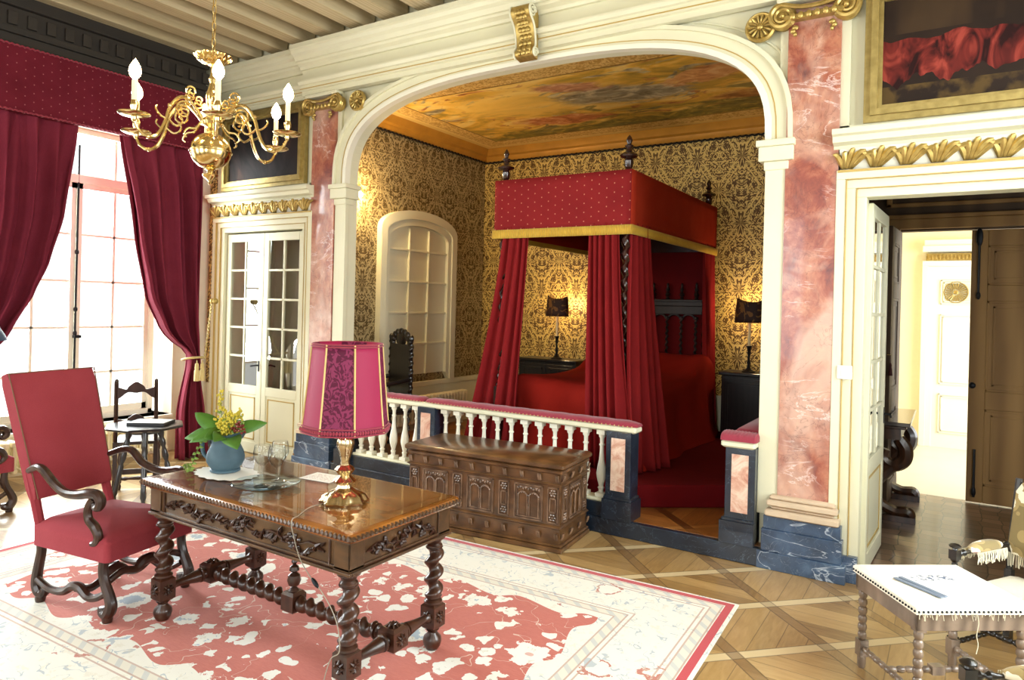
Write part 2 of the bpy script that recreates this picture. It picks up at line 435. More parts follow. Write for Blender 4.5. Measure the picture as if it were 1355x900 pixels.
# dotted red canopy cloth
def dotted(name, ca, cb, dot, axes=(0, 2), per=.075):
    n = N(name); s_ = n.sep(); f = n.noise(sc=5., det=3.)
    c = n.mix(f, ca, cb); u = n.m('DIVIDE', s_[axes[0]], per); w = n.m('DIVIDE', s_[axes[1]], per*1.1)
    w2 = n.m('ADD', w, n.m('MULTIPLY', n.m('FLOORED_MODULO', n.m('FLOOR', u), 2.), .5))
    du = n.m('SUBTRACT', n.m('FRACT', u), .5); dw = n.m('SUBTRACT', n.m('FRACT', w2), .5)
    d = n.m('SQRT', n.m('ADD', n.m('POWER', du, 2.), n.m('POWER', dw, 2.)))
    c = n.mix(n.m('LESS_THAN', d, .07), c, dot)
    M[name] = n.fin(c, .8, 0, n.bump(n.noise(sc=200.), .15, .002), spec=.1)
dotted('canopy_front', '#741b1e', '#882526', '#bd8167')
dotted('canopy_side', '#8f2413', '#a53420', '#a53420', (1, 2))
dotted('pelmet_cloth', '#54141f', '#6f2230', '#96555a', (1, 2), .07)
# lamp shade silk with damask relief
n = N('shade_silk'); v = n.map(sc=(1, 1, 1)); a = n.noise(v, 22., 1., .5, 3.)
c = n.mix(n.ramp(a, [(.48, 0.), (.54, 1.)]), '#50122c', '#782a4a')
M['shade_silk'] = n.fin(c, .55, 0, spec=.2)
M['shade_plain'] = N('shade_plain').fin('#8c1c40', .5, spec=.2)
n = N('shade_dark'); a = n.noise(sc=9., det=1., dist=2.)
M['shade_dark'] = n.fin(n.mix(n.ramp(a, [(.56, 0.), (.6, 1.)]), '#2a130d', '#6d4a1e'), .7)
simple('shade_blue', '#27405f', .6)
simple('shade_inner', '#f6e3b6', .8)
# rug
n = N('rug'); x, y, z = n.sep(); HX, HY = 2.23, 1.44
dx = n.m('SUBTRACT', HX, n.m('ABSOLUTE', x)); dy = n.m('SUBTRACT', HY, n.m('ABSOLUTE', y)); d = n.m('MINIMUM', dx, dy)
wob = n.noise(sc=7., det=2.); p2 = n.comb(n.m('ADD', x, n.m('MULTIPLY', n.noise(sc=11., det=1.), .1)), n.m('ADD', y, n.m('MULTIPLY', n.noise(n.map(loc=(5, 3, 1)), 11., 1.), .1)), 0.)
vo = n.vor(p2, 3.6, 'F1', .6); sc1 = n.new('ShaderNodeSeparateColor'); n.put(sc1.inputs[0], vo[1])
jag = n.noise(sc=20., det=3., ro=.7)
R1 = n.m('MULTIPLY_ADD', sc1.outputs[0], .16, .25)
dd = n.m('ADD', vo[0], n.m('MULTIPLY', n.m('SUBTRACT', jag, .5), .36))
blob = n.m('LESS_THAN', dd, R1)
vo2 = n.vor(n.map(p2, loc=(3.1, 1.7, 0)), 8.2, 'F1', .9); blob2 = n.m('MULTIPLY', n.m('LESS_THAN', n.m('ADD', vo2[0], n.m('MULTIPLY', n.m('SUBTRACT', jag, .5), .35)), .36), n.m('GREATER_THAN', vo[0], .47))
white = n.m('MAXIMUM', blob, blob2)
vine = n.m('MULTIPLY', n.m('LESS_THAN', n.m('ABSOLUTE', n.m('SUBTRACT', n.noise(p2, 3., 1., .5, 1.), .5)), .003), .6)
red = n.mix(n.noise(n.map(sc=(1, 6, 1)), 30., 3.), '#ab4a3a', '#c56a56')
blue_sel = n.m('MULTIPLY', n.m('LESS_THAN', n.m('ADD', vo[0], n.m('MULTIPLY', n.m('SUBTRACT', jag, .5), .7)), .19), n.m('GREATER_THAN', sc1.outputs[1], .4))
mot = n.mix(n.m('GREATER_THAN', jag, .62), '#e6e3d8', '#cfcaba')
mot = n.mix(n.m('MULTIPLY', blue_sel, .8), mot, '#8fa6b8')
pinkc = n.m('MULTIPLY', n.m('LESS_THAN', vo[0], .08), n.m('LESS_THAN', sc1.outputs[1], .35)); mot = n.mix(n.m('MULTIPLY', pinkc, .7), mot, '#c27a68')
field = n.mix(vine, red, '#ddd2bb'); field = n.mix(white, field, mot)
# border: cream ground with faint red and blue figures
bv = n.vor(p2, 3.0, 'F1', .8); fig = n.m('LESS_THAN', n.m('ABSOLUTE', n.m('SUBTRACT', n.m('ADD', bv[0], n.m('MULTIPLY', jag, .25)), .36)), .03)
bord = n.mix(n.m('MULTIPLY', fig, n.m('GREATER_THAN', wob, .48)), '#e3e0d3', '#b5705e')
fig2 = n.m('LESS_THAN', n.m('ABSOLUTE', n.m('SUBTRACT', n.noise(p2, 6., 1., .5, 2.), .5)), .018)
bord = n.mix(n.m('MULTIPLY', n.m('MULTIPLY', fig2, n.m('LESS_THAN', wob, .5)), .7), bord, '#93a2ae')
bord = n.mix(n.m('MULTIPLY', n.m('GREATER_THAN', jag, .6), .4), bord, '#cfc6ae')
# guard stripes
def band(a, b): return n.m('MULTIPLY', n.m('GREATER_THAN', d, a), n.m('LESS_THAN', d, b))
tick = n.m('GREATER_THAN', n.m('SINE', n.m('MULTIPLY', n.m('ADD', x, y), 60.)), .35)
c = bord
gd = n.mix(n.m('MULTIPLY', tick, .4), '#d9d3c2', '#98a5b0')
c = n.mix(n.m('MAXIMUM', band(.075, .13), band(.50, .56)), c, gd)
for a_ in (.07, .13, .16, .47, .50, .56): c = n.mix(n.m('MULTIPLY', band(a_, a_+.010), .75), c, '#b08a76')
scal = n.m('GREATER_THAN', n.m('ADD', d, n.m('MULTIPLY', n.m('SINE', n.m('MULTIPLY', n.m('ADD', x, n.m('MULTIPLY', y, 1.)), 14.)), .035)), .66)
c = n.mix(n.m('MULTIPLY', scal, n.m('GREATER_THAN', d, .57)), c, field)
c = n.mix(band(.02, .065), c, '#b8333a'); 
M['rug'] = n.fin(c, .95, 0, n.bump(n.noise(sc=300.), .3, .003), sheen=.2)
# alcove ceiling painting: generic clouds and hills in a gold border
n = N('ceiling_painting'); x, y, z = n.sep()
cx0, cy0, hx, hy = -3.2, 6.92, 2.62, 1.46
ax = n.m('SUBTRACT', hx, n.m('ABSOLUTE', n.m('SUBTRACT', x, cx0))); ay = n.m('SUBTRACT', hy, n.m('ABSOLUTE', n.m('SUBTRACT', y, cy0))); d = n.m('MINIMUM', ax, ay)
v = n.map(sc=(1, 2.2, 1), rot=(0, 0, .12)); a = n.noise(v, .8, 5., .55, 2.2); b = n.noise(n.map(sc=(1, 2.2, 1), loc=(4, 2, 0)), 1.1, 4., .6, 2.2)
c = n.ramp(a, [(.26, '#80692a'), (.38, '#ad8f3a'), (.46, '#c99f3c'), (.54, '#e9b94c'), (.64, '#f3d27a'), (.78, '#d9b060')])
c = n.mix(n.ramp(b, [(.58, 0.), (.64, .9)]), c, n.ramp(n.noise(v, 5., 3.), [(.4, '#6e685a'), (.6, '#c9bf9a')]))
b3 = n.noise(n.map(sc=(1, 2.2, 1), loc=(9, 5, 0)), 1.5, 3., .6, 2.)
c = n.mix(n.ramp(b3, [(.60, 0.), (.65, .85)]), c, n.ramp(n.noise(v, 8., 3.), [(.4, '#8c3a20'), (.6, '#d08a54')]))
b4 = n.noise(n.map(sc=(1, 2.2, 1), loc=(2, 11, 0)), 1.1, 4., .65, 2.6)
c = n.mix(n.ramp(b4, [(.60, 0.), (.68, .8)]), c, '#6b6430')
def blob_m(cx_, cy_, rx, ry, rot, e0, e1, nz=.5):
    dx_ = n.m('SUBTRACT', x, cx_); dy_ = n.m('SUBTRACT', y, cy_); c_, s_ = math.cos(rot), math.sin(rot)
    u_ = n.m('DIVIDE', n.m('ADD', n.m('MULTIPLY', dx_, c_), n.m('MULTIPLY', dy_, s_)), rx); w_ = n.m('DIVIDE', n.m('SUBTRACT', n.m('MULTIPLY', dy_, c_), n.m('MULTIPLY', dx_, s_)), ry)
    q = n.m('ADD', n.m('SQRT', n.m('ADD', n.m('POWER', u_, 2.), n.m('POWER', w_, 2.))), n.m('MULTIPLY', n.m('SUBTRACT', b, .5), nz*2.5))
    return n.ramp(q, [(e0, 1.), (e1, 0.)])
lum = n.noise(n.map(sc=(1, 1.6, 1)), 4., 4., .6, 1.5)
hill = n.ramp(n.m('ADD', n.m('MULTIPLY', n.m('SUBTRACT', y, 6.9), .55), n.m('ADD', n.m('MULTIPLY', x, .05), n.m('MULTIPLY', b, .7))), [(.50, 0.), (.58, 1.)])
c = n.mix(n.m('MULTIPLY', hill, .85), c, n.ramp(lum, [(.3, '#3c3a18'), (.5, '#6a6428'), (.62, '#a8923c'), (.75, '#d2b04e')]))
c = n.mix(n.m('MULTIPLY', blob_m(-4.3, 6.6, .9, .5, .2, .5, 1., .3), .8), c, '#f2c862')
c = n.mix(n.m('MULTIPLY', blob_m(-3.0, 6.75, .9, .34, .25, .7, .95, .5), .9), c, n.ramp(lum, [(.3, '#5d574c'), (.5, '#9b9480'), (.65, '#d6cdae')]))
c = n.mix(n.m('MULTIPLY', blob_m(-2.0, 6.5, .55, .26, -.3, .7, .95, .5), .9), c, n.ramp(lum, [(.3, '#a05a30'), (.5, '#d99a62'), (.65, '#e8c088')]))
c = n.mix(n.m('MULTIPLY', blob_m(-4.0, 7.35, .7, .22, .1, .7, .95, .6), .9), c, n.ramp(lum, [(.3, '#8a3620'), (.5, '#c96f42'), (.65, '#e6b384')]))
c = n.mix(n.m('MULTIPLY', blob_m(-3.4, 6.3, .45, .2, .3, .7, .95, .6), .85), c, n.ramp(lum, [(.3, '#8f4a3c'), (.5, '#c08068'), (.65, '#dfb08c')]))
c = n.mix(n.m('MULTIPLY', blob_m(-1.7, 7.3, .6, .2, -.1, .7, .95, .6), .85), c, n.ramp(lum, [(.3, '#7c3a1c'), (.5, '#b8763c'), (.65, '#dcae68')]))
orn = n.noise(sc=16., det=2., dist=2.); brd = n.mix(n.ramp(orn, [(.45, 0.), (.55, 1.)]), '#c0954a', '#e3c078')
c = n.mix(n.m('LESS_THAN', d, .46), c, brd)
plain = n.m('LESS_THAN', d, .2); c = n.mix(plain, c, '#ddb96c')
def band2(a_, b_): return n.m('MULTIPLY', n.m('GREATER_THAN', d, a_), n.m('LESS_THAN', d, b_))
c = n.mix(band2(.195, .22), c, '#eacb7e'); c = n.mix(band2(.45, .475), c, '#8a652c')
M['ceiling_painting'] = n.fin(c, .55)
simple('gold_cornice', '#b9832f', .4, .2, nz=.25, nsc=6.)
# canvases
n = N('still_life_canvas'); x, y, z = n.sep(n.map(loc=(.2, 0, 3.0)))
g = n.noise(sc=3., det=4.); c = n.mix(g, '#120c0a', '#33241a')
fold = n.noise(n.map(sc=(2.2, 1, 1), rot=(0, .35, 0)), 3.2, 3., .5, 1.6)
redc = n.ramp(fold, [(.36, '#210807'), (.5, '#64201a'), (.62, '#8e3a2e')])
top = n.m('ADD', 3.40, n.m('MULTIPLY', n.noise(sc=3.5, det=3.), .22)); bot = n.m('MULTIPLY_ADD', n.noise(n.map(loc=(3, 1, 0), sc=(1, 1, .01)), 5., 3., .6), .35, 3.08); ms = n.m('MULTIPLY', n.m('LESS_THAN', z, top), n.m('GREATER_THAN', z, bot))
c = n.mix(ms, c, redc)
hem = n.m('MULTIPLY', n.m('LESS_THAN', z, 3.22), n.ramp(n.noise(sc=9., det=4.), [(.45, 0.), (.6, 1.)])); c = n.mix(n.m('MULTIPLY', hem, .25), c, '#8a6c34')
cap = n.m('MULTIPLY', n.m('LESS_THAN', n.m('ABSOLUTE', n.m('SUBTRACT', x, -.02)), n.m('MULTIPLY', n.m('POWER', n.m('MAXIMUM', n.m('SUBTRACT', 3.74, z), 0.), .5), .14)), n.m('GREATER_THAN', z, 3.5)); vb = n.noise(n.map(sc=(1, 1, .15), loc=(7, 2, 1)), 4., 2.); c = n.mix(n.m('MULTIPLY', n.m('GREATER_THAN', z, 3.55), n.ramp(vb, [(.5, 0.), (.62, .5)])), c, '#4a3722')
M['still_life_canvas'] = n.fin(c, .6, spec=.2)
n = N('dark_canvas'); a = n.noise(n.map(sc=(1, 1, .6)), 2.2, 4., .6, 1.)
M['dark_canvas'] = n.fin(n.ramp(a, [(.35, '#100d0c'), (.55, '#2b2220'), (.66, '#4a3228'), (.75, '#6b4a38')]), .6, spec=.2)
# tapestry cloth for chairs
n = N('floral_tapestry'); v = n.map(sc=(1, 1, 1)); vo = n.vor(v, 11., 'F1', 1.); a = n.noise(sc=28., det=3.)
s1 = n.new('ShaderNodeSeparateColor'); n.put(s1.inputs[0], vo[1])
c = n.mix(n.m('LESS_THAN', n.m('ADD', vo[0], n.m('MULTIPLY', a, .3)), .55), '#a08a5a', '#e4dcc4')
c = n.mix(n.m('MULTIPLY', n.m('LESS_THAN', n.m('ADD', vo[0], n.m('MULTIPLY', a, .2)), .3), n.m('GREATER_THAN', s1.outputs[0], .6)), c, '#c27a70')
c = n.mix(n.m('MULTIPLY', n.m('GREATER_THAN', vo[0], .62), .7), c, '#6e5f3a')
M['floral_tapestry'] = n.fin(c, .9, sheen=.2)
simple('linen', '#ece6d4', .9, nz=.08, nsc=40., bmp=.2)
n = N('stool_cloth'); x, y, z = n.sep(); a = n.noise(sc=45., det=2., ro=.6)
ms = n.m('MULTIPLY', n.m('LESS_THAN', n.m('ABSOLUTE', n.m('ADD', x, .0)), .1), n.m('LESS_THAN', n.m('ABSOLUTE', n.m('SUBTRACT', y, .05)), .035))
M['stool_cloth'] = n.fin(n.mix(n.m('MULTIPLY', ms, n.m('GREATER_THAN', a, .54)), '#ece7d8', '#5b6478'), .9, 0, n.bump(n.noise(sc=120.), .3, .003))
simple('cable_grey', '#8f8778', .6)
simple('piping_brown', '#6b4a33', .7)
simple('thread', '#d9d2b8', .9)
simple('paper', '#f0eee6', .8)
n = N('printed_paper'); x, y, z = n.sep(); l = n.m('GREATER_THAN', n.m('SINE', n.m('MULTIPLY', y, 420.)), .4); bl = n.m('GREATER_THAN', n.noise(sc=70., det=1.), .5)
ins = n.m('MULTIPLY', n.m('LESS_THAN', n.m('ABSOLUTE', x), .085), n.m('LESS_THAN', n.m('ABSOLUTE', y), .055))
M['printed_paper'] = n.fin(n.mix(n.m('MULTIPLY', n.m('MULTIPLY', l, bl), n.m('MULTIPLY', ins, .6)), '#f2efe8', '#8a5a58'), .7)
simple('stick_blue', '#717c8c', .5)
simple('jug_pewter', '#4a626e', .6, .1, nz=.35, nsc=14.)
simple('leaf', '#4f7d2c', .5, nz=.35, nsc=20.)
simple('leaf_pale', '#8aa552', .5, nz=.3, nsc=20.)
simple('flower_yellow', '#c9b63a', .6, nz=.3, nsc=40.)
simple('berry', '#7a2e24', .4, nz=.2)
simple('stem', '#56702f', .6)
simple('lace', '#efede4', .9)
simple('plate_white', '#f1efe9', .35)
simple('fabric_black', '#101114', .4)
simple('tassel_dark', '#3b1210', .8)
simple('marble_slab', '#4a4340', .15, nz=.3, nsc=8., coat=.5)
M['pure_wall'] = simple('bright_plaster', '#eadcb8', .8, nz=.04)
def thin_glass(name, tint=(1, 1, 1, 1), refl=.08, rough=.0, blend=None, edge=None):
    n = N(name)
    tr = n.new('ShaderNodeBsdfTransparent'); lw = n.new('ShaderNodeLayerWeight'); lw.inputs[0].default_value = .35
    n.put(tr.inputs[0], n.mix(n.m('POWER', lw.outputs[1], 2.5) if edge else 0., tint, edge or tint))
    gl = n.new('ShaderNodeBsdfGlossy'); gl.inputs['Roughness'].default_value = rough
    fr = n.new('ShaderNodeFresnel'); fr.inputs[0].default_value = 1.5
    mx = n.new('ShaderNodeMixShader'); ge = n.new('ShaderNodeNewGeometry'); n.put(mx.inputs[0], n.m('MULTIPLY', n.m('MULTIPLY', fr.outputs[0], blend or 1.), n.m('SUBTRACT', 1., ge.outputs['Backfacing']), clamp=True)); n.t.links.new(tr.outputs[0], mx.inputs[1]); n.t.links.new(gl.outputs[0], mx.inputs[2])
    n.t.links.new(mx.outputs[0], n.out.inputs[0]); M[name] = n.mat
thin_glass('pane_glass', (.97, .98, .97, 1), blend=4.5)
thin_glass('table_glass', (.97, .97, .97, 1))
thin_glass('clear_glass', (.97, .98, .98, 1), blend=1.3, edge=(.30, .36, .38, 1))
thin_glass('blue_glass', (.90, .96, .99, 1), blend=1.5, edge=(.25, .55, .75, 1))
wood('relief_wood', '#3a271b', '#8f7058', (.6, 1.5, 1.5), .3, .15)  # lighter than the chest wood: highlights on the carving are put into the colour
wood('headboard_wood', '#100807', '#24120e', (1, 1, .4), .5, .0)
wood('console_wood', '#1c110b', '#4a2d1b', (1, 1, .4), .3, .3)
simple('frieze_gold', '#b79a55')
# ------------------------------------------------------------------ room shell
YW = 5.10           # front face of the arch wall
XW, XE, YS, ZC = -7.55, 1.12, -2.6, 4.80
def B(name, a, b, mat, parent=None, bevel=0):
    o = MB().box(a, b).build(name, mat, parent, angle=0, bevel=bevel); return o if parent else struct(o)
# floors
struct(MB().box((XW-.6, YS, -.12), (XE+.3, 5.12, 0)).build('floor', M['parquet'], angle=0))
struct(MB().box((-5.9, 5.02, -.1), (-1.0, 8.45, .128)).build('floor', M['parquet_alcove'], angle=0))
struct(MB().box((-1.0, 5.12, -.12), (2.6, 8.0, -.001)).build('floor', M['hex_tiles'], angle=0))
struct(MB().box((-1.0, 8.0, -.12), (2.6, 11.1, -.001)).build('floor', M['stone_floor'], angle=0))
# arch outline
CX, AHW, SPR, CRN, NE = -3.19, 2.06, 2.95, 3.825, 2.9
def arch_pts(hw, zs, zc, n=40):
    out = []
    for i in range(n+1):
        a = PI - PI*i/n; c, s_ = math.cos(a), math.sin(a)
        out.append((CX + hw*math.copysign(abs(c)**(2/NE), c), zs + (zc-zs)*abs(s_)**(2/NE)))
    return out
TH = .12
w = MB()
DL0, DL1, DR0, DR1, DT = -7.23, -5.90, -.50, .86, 2.52
w.box((XW-.5, YW, 0), (DL0, YW+TH, DT)); w.box((DL1, YW, 0), (CX-AHW, YW+TH, DT)); w.box((CX+AHW, YW, 0), (DR0, YW+TH, DT)); w.box((DR1, YW, 0), (XE+.5, YW+TH, DT))
w.box((XW-.5, YW, DT), (CX-AHW, YW+TH, SPR)); w.box((CX+AHW, YW, DT), (XE+.5, YW+TH, SPR))
ap = arch_pts(AHW, SPR, CRN)
# spandrels in strips so every face stays convex
xl, xr = XW-.5, XE+.5
w.box((xl, YW, SPR), (CX-AHW, YW+TH, ZC)); w.box((CX+AHW, YW, SPR), (xr, YW+TH, ZC))
for p, q in zip(ap, ap[1:]):
    w.prism([p, q, (q[0], ZC), (p[0], ZC)], YW, YW+TH, 'y')
struct(w.build('wall_north', M['cream'], angle=0))
# arch moulding band, jamb strips and imposts
t = sthing('trim_1')
outer = arch_pts(AHW+.15, SPR, CRN+.135); inner = arch_pts(AHW-.01, SPR, CRN-.01)
def archband(i_, o_, y0, y1):
    m = MB(); n = len(i_)
    rings = [[(i_[k][0], y0, i_[k][1]), (o_[k][0], y0, o_[k][1]), (o_[k][0], y1, o_[k][1]), (i_[k][0], y1, i_[k][1])] for k in range(n)]
    return m.loft(rings)
archband(inner, outer, YW-.05, YW+.02).build('arch_band', M['cream'], t)
archband(arch_pts(AHW-.012, SPR, CRN-.012), arch_pts(AHW+.03, SPR, CRN+.025), YW-.07, YW+.0).build('arch_bead', M['white_paint'], t)
archband(arch_pts(AHW+.055, SPR, CRN+.05), arch_pts(AHW+.063, SPR, CRN+.057), YW-.053, YW).build('gold_line', M['cream_line'], t)
archband(arch_pts(AHW+.14, SPR, CRN+.125), arch_pts(AHW+.17, SPR, CRN+.155), YW-.075, YW+.0).build('arch_edge', M['cream'], t)
for sx in (-1, 1):
    a, b = CX+sx*(AHW-.01), CX+sx*(AHW+.14)
    MB().box((a, YW-.05, .35), (b, YW+.0, 2.78)).build('jamb_strip', M['cream'], t, angle=0, bevel=.004)
    m = MB(); a -= sx*.02; b += sx*.02
    m.box((a+sx*.012, YW-.062, 2.74), (b-sx*.012, YW+.06, 2.80)); m.box((a-sx*.02, YW-.09, 2.80), (b+sx*.02, YW+.10, 2.90)); m.box((a-sx*.035, YW-.11, 2.90), (b+sx*.03, YW+.11, 2.945))
    m.build('impost', M['cream'], t, angle=0, bevel=.006)
# spandrel panels
for sx in (-1, 1):
    m = MB(); o_ = arch_pts(AHW+.24, SPR, CRN+.2)
    pts = [p for p in o_ if sx*(p[0]-CX) > .9]
    if sx < 0: pts = pts[::-1]
    path = [(p[0], YW-.005, p[1]) for p in pts]
    m.tube(path, .009, 6)
    xx = CX+sx*(AHW+.24)
    m.build('panel_line', M['cream'], t)
# entablature: side parts and the part that breaks forward over the arch
def cornice(name, x0, x1, dy, parts):
    t = sthing(name)
    for nm, mat, pr in parts:
        MB().prism([(YW-dy-p[0], p[1]) for p in pr], x0, x1, 'x').build(nm, M[mat], t, angle=25)
    return t
PARTS = [('architrave', 'cream', [(-.02, 3.90), (.05, 3.90), (.05, 3.945), (.075, 3.95), (.075, 4.0), (.10, 4.005), (.115, 4.03), (.115, 4.045), (-.02, 4.045)]),
         ('gold_bead', 'cream_line', [(.0, 3.966), (.080, 3.966), (.080, 3.974), (.0, 3.974)]),
         ('frieze', 'cream', [(-.02, 4.045), (.06, 4.045), (.055, 4.06), (.05, 4.17), (-.02, 4.17)]),
         ('cornice_moulding', 'cream', [(-.02, 4.17), (.08, 4.17), (.09, 4.195), (.13, 4.215), (.135, 4.235), (.155, 4.24), (.17, 4.28), (.20, 4.30), (.215, 4.33), (.235, 4.34), (.235, 4.385), (-.02, 4.385)]),
         ('gold_bead', 'cream_line', [(.0, 4.237), (.142, 4.237), (.142, 4.243), (.0, 4.243)])]
cornice('trim_2', -5.86, -.52, .06, PARTS)
cornice('trim_3', XW, -5.86, -.02, PARTS)
cornice('trim_4', -.52, XE, -.02, PARTS)
# pilasters: marble shaft, stone base mouldings, blue marble plinth
for i, (x0, x1, nm) in enumerate(((-5.745, -5.40, 'trim_5'), (-1.005, -.67, 'trim_6'))):
    t = sthing(nm); c = (x0+x1)/2; h = (x1-x0)/2
    MB().box((c-h-.055, YW-.03, .3), (c+h+.055, YW, 3.9)).build('backing', M['cream'], t, angle=0)
    MB().box((c-h, YW-.06, .49), (c+h, YW-.01, 3.86)).build('marble_shaft', M['pink_marble'], t, angle=0, bevel=.003)
    m = MB()
    for (e, z0, z1) in ((.035, .47, .50), (.055, .43, .47), (.03, .405, .43), (.065, .36, .405), (.04, .485, .492)):
        m.bbox((c-h-e, YW-.07-e, z0), (c+h+e, YW, z1), .008)
    m.build('base_moulding', M['stone_base'], t, angle=40)
    m = MB(); m.box((c-h-.075, YW-.115, .27), (c+h+.075, YW, .36)); m.box((c-h-.085, YW-.125, .12), (c+h+.085, YW, .27)); m.box((c-h-.11, YW-.14, 0), (c+h+.11, YW, .12))
    m.build('plinth', M['blue_marble'], t, angle=0, bevel=.004)
# stone kerb of the step
t = sthing('trim_7')
MB().box((-5.28, 4.97, 0), (-1.09, 5.2, .125)).build('kerb', M['black_marble'], t, angle=0, bevel=.006)
# door casings (architraves) with acanthus band and overdoor cornice
def casing(name, x0, x1):
    t = sthing(name)
    m = MB(); e = .15
    for a, b, pr in ((0, 1, ((0, .012), (.05, .03), (.10, .05))),):
        for off, th in ((.0, .03), (.06, .045), (.12, .065)):
            w_ = .06
            m.box((x0-off-w_, YW-th, 0), (x0-off, YW, DT+off)); m.box((x1+off, YW-th, 0), (x1+off+w_, YW, DT+off))
            m.box((x0-off-w_, YW-th, DT+off), (x1+off+w_, YW, DT+off+w_))
    m.build('architrave', M['cream'], t, angle=0, bevel=.004)
    for xa, xb in ((x0-.19, x0+.0), (x1-.0, x1+.19)): MB().box((xa, YW-.075, 0), (xb, YW, .17)).build('plinth_block', M['blue_marble'], t, angle=0, bevel=.004)
    g = MB()
    for off, th in ((.055, .049), (.115, .069)):
        g.box((x0-off-.005, YW-th, 0), (x0-off, YW, DT+off)); g.box((x1+off, YW-th, 0), (x1+off+.005, YW, DT+off)); g.box((x0-off, YW-th, DT+off), (x1+off, YW, DT+off+.005))
    g.build('gold_line', M['cream_line'], t, angle=0)
    X0, X1 = x0-.17, x1+.17; 
    MB().box((X0, YW-.03, 2.70), (X1, YW, 3.0)).build('frieze', M['cream'], t, angle=0)
    m = MB(); m.prism([(YW+.0, 2.84), (YW-.06, 2.84), (YW-.07, 2.86), (YW-.12, 2.875), (YW-.135, 2.91), (YW-.165, 2.92), (YW-.165, 2.955), (YW-.06, 2.965), (YW, 2.965)], X0-.03, X1+.03, 'x')
    m.build('cornice_moulding', M['cream'], t, angle=25)
    # acanthus band: ovolo with leaves
    m = MB(); m.prism([(YW, 2.70)] + [(YW-.03-.06*math.sin(k/8*PI/2), 2.70+.135*(k/8)) for k in range(9)] + [(YW, 2.835)], X0+.01, X1-.01, 'x')
    m.build('ovolo', M['white_paint'], t, angle=40)
    m = MB(); k = 0; n_ = int((X1-X0)/.155)
    for i in range(n_):
        xc = X0 + (i+.5)*(X1-X0)/n_
        for j in range(-2, 3):
            path = [(xc+.036*j*(.35+u*.9)-.035+.05*u+.02*j*u*u, YW-.042-.055*math.sin(u*PI/2)-.004*(2-abs(j)), 2.712+(.118-.014*abs(j))*math.sin(u*PI/2)) for u in [q/5 for q in range(6)]]
            m.tube(path, [.010, .018, .021, .019, .016, .006], 6)
    m.build('acanthus_leaves', M['gilt'], t)
    m = MB(); m.box((X0, YW-.075, 2.685), (X1, YW, 2.70)); m.build('gold_bead', M['cream_line'], t, angle=0)
    return t
casing('trim_8', DL0, DL1); casing('trim_9', DR0, DR1)
# overdoor picture surrounds are things further down
# baseboards
B('baseboard_left', (XW, YW-.05, 0), (DL0-.18, YW, .14), M['blue_marble'])
B('baseboard_right', (DR1+.18, YW-.05, 0), (XE, YW, .14), M['blue_marble'])
# patch of damask left of the door
m = MB().box((XW, YW-.012, .75), (DL0-.2, YW, 3.9)); struct(m.build('wall_damask', M['damask_back'], angle=0))
m = MB(); m.twist((DL0-.215, YW-.03, .75), (DL0-.215, YW-.03, 2.7), .012, .05, .4, 6, 6); struct(m.build('trim_10', M['dark_metal'], angle=50))
# west wall with window embrasures
WY = [(2.72, 4.66), (-.9, 1.04)]; WZ0, WZ1 = .42, 3.5
def side_wall(name, x0, x1, ys, y0, y1):
    w = MB(); cur = y0
    for a, b in sorted(ys):
        w.box((x0, cur, 0), (x1, a, ZC)); w.box((x0, a, 0), (x1, b, WZ0)); w.box((x0, a, WZ1), (x1, b, ZC)); cur = b
    w.box((x0, cur, 0), (x1, y1, ZC)); struct(w.build(name, M['plaster'], angle=0))
side_wall('wall_west', XW-.42, XW, WY, YS-.3, YW)
side_wall('wall_east', XE, XE+.42, [(2.3, 4.5), (-.9, 1.04)], YS-.3, YW)
w = MB()
for a, b in ((XW-.4, -6.3), (-4.9, -3.6), (-2.2, -.9), (.5, XE+.4)): w.box((a, YS-.35, 0), (b, YS, ZC))
w.box((XW, YS-.35, 0), (XE, YS, .6)); w.box((XW, YS-.35, 3.4), (XE, YS, ZC)); struct(w.build('wall_south', M['plaster'], angle=0))
# ceiling + beams
ce = sthing('ceiling')
MB().box((XW-.4, YS-.3, ZC), (XE+.4, YW+.35, ZC+.1)).build('ceiling_board', M['ceiling_board'], ce, angle=0)
k = -2
for i in range(20):
    x0 = -7.25 + .43*i
    if x0 > XE-.1: break
    MB().box((x0, YS, 4.45), (x0+.185, YW-.03, ZC)).build('beam', M['beam_wood'], ce, angle=0, bevel=.006)
# dark carved wall plate over the windows
m = MB(); m.box((XW, YS, 3.93), (XW+.3, YW-.3, 4.45)); m.box((XW+.3, YS, 4.10), (XW+.34, YW-.3, 4.16)); m.box((XW+.3, YS, 4.34), (XW+.36, YW-.3, 4.45))
for i in range(40): m.box((XW+.3, -1.5+i*.16, 4.18), (XW+.33, -1.42+i*.16, 4.30))
struct(m.build('trim_11', M['plate_wood'], angle=0, bevel=.005))
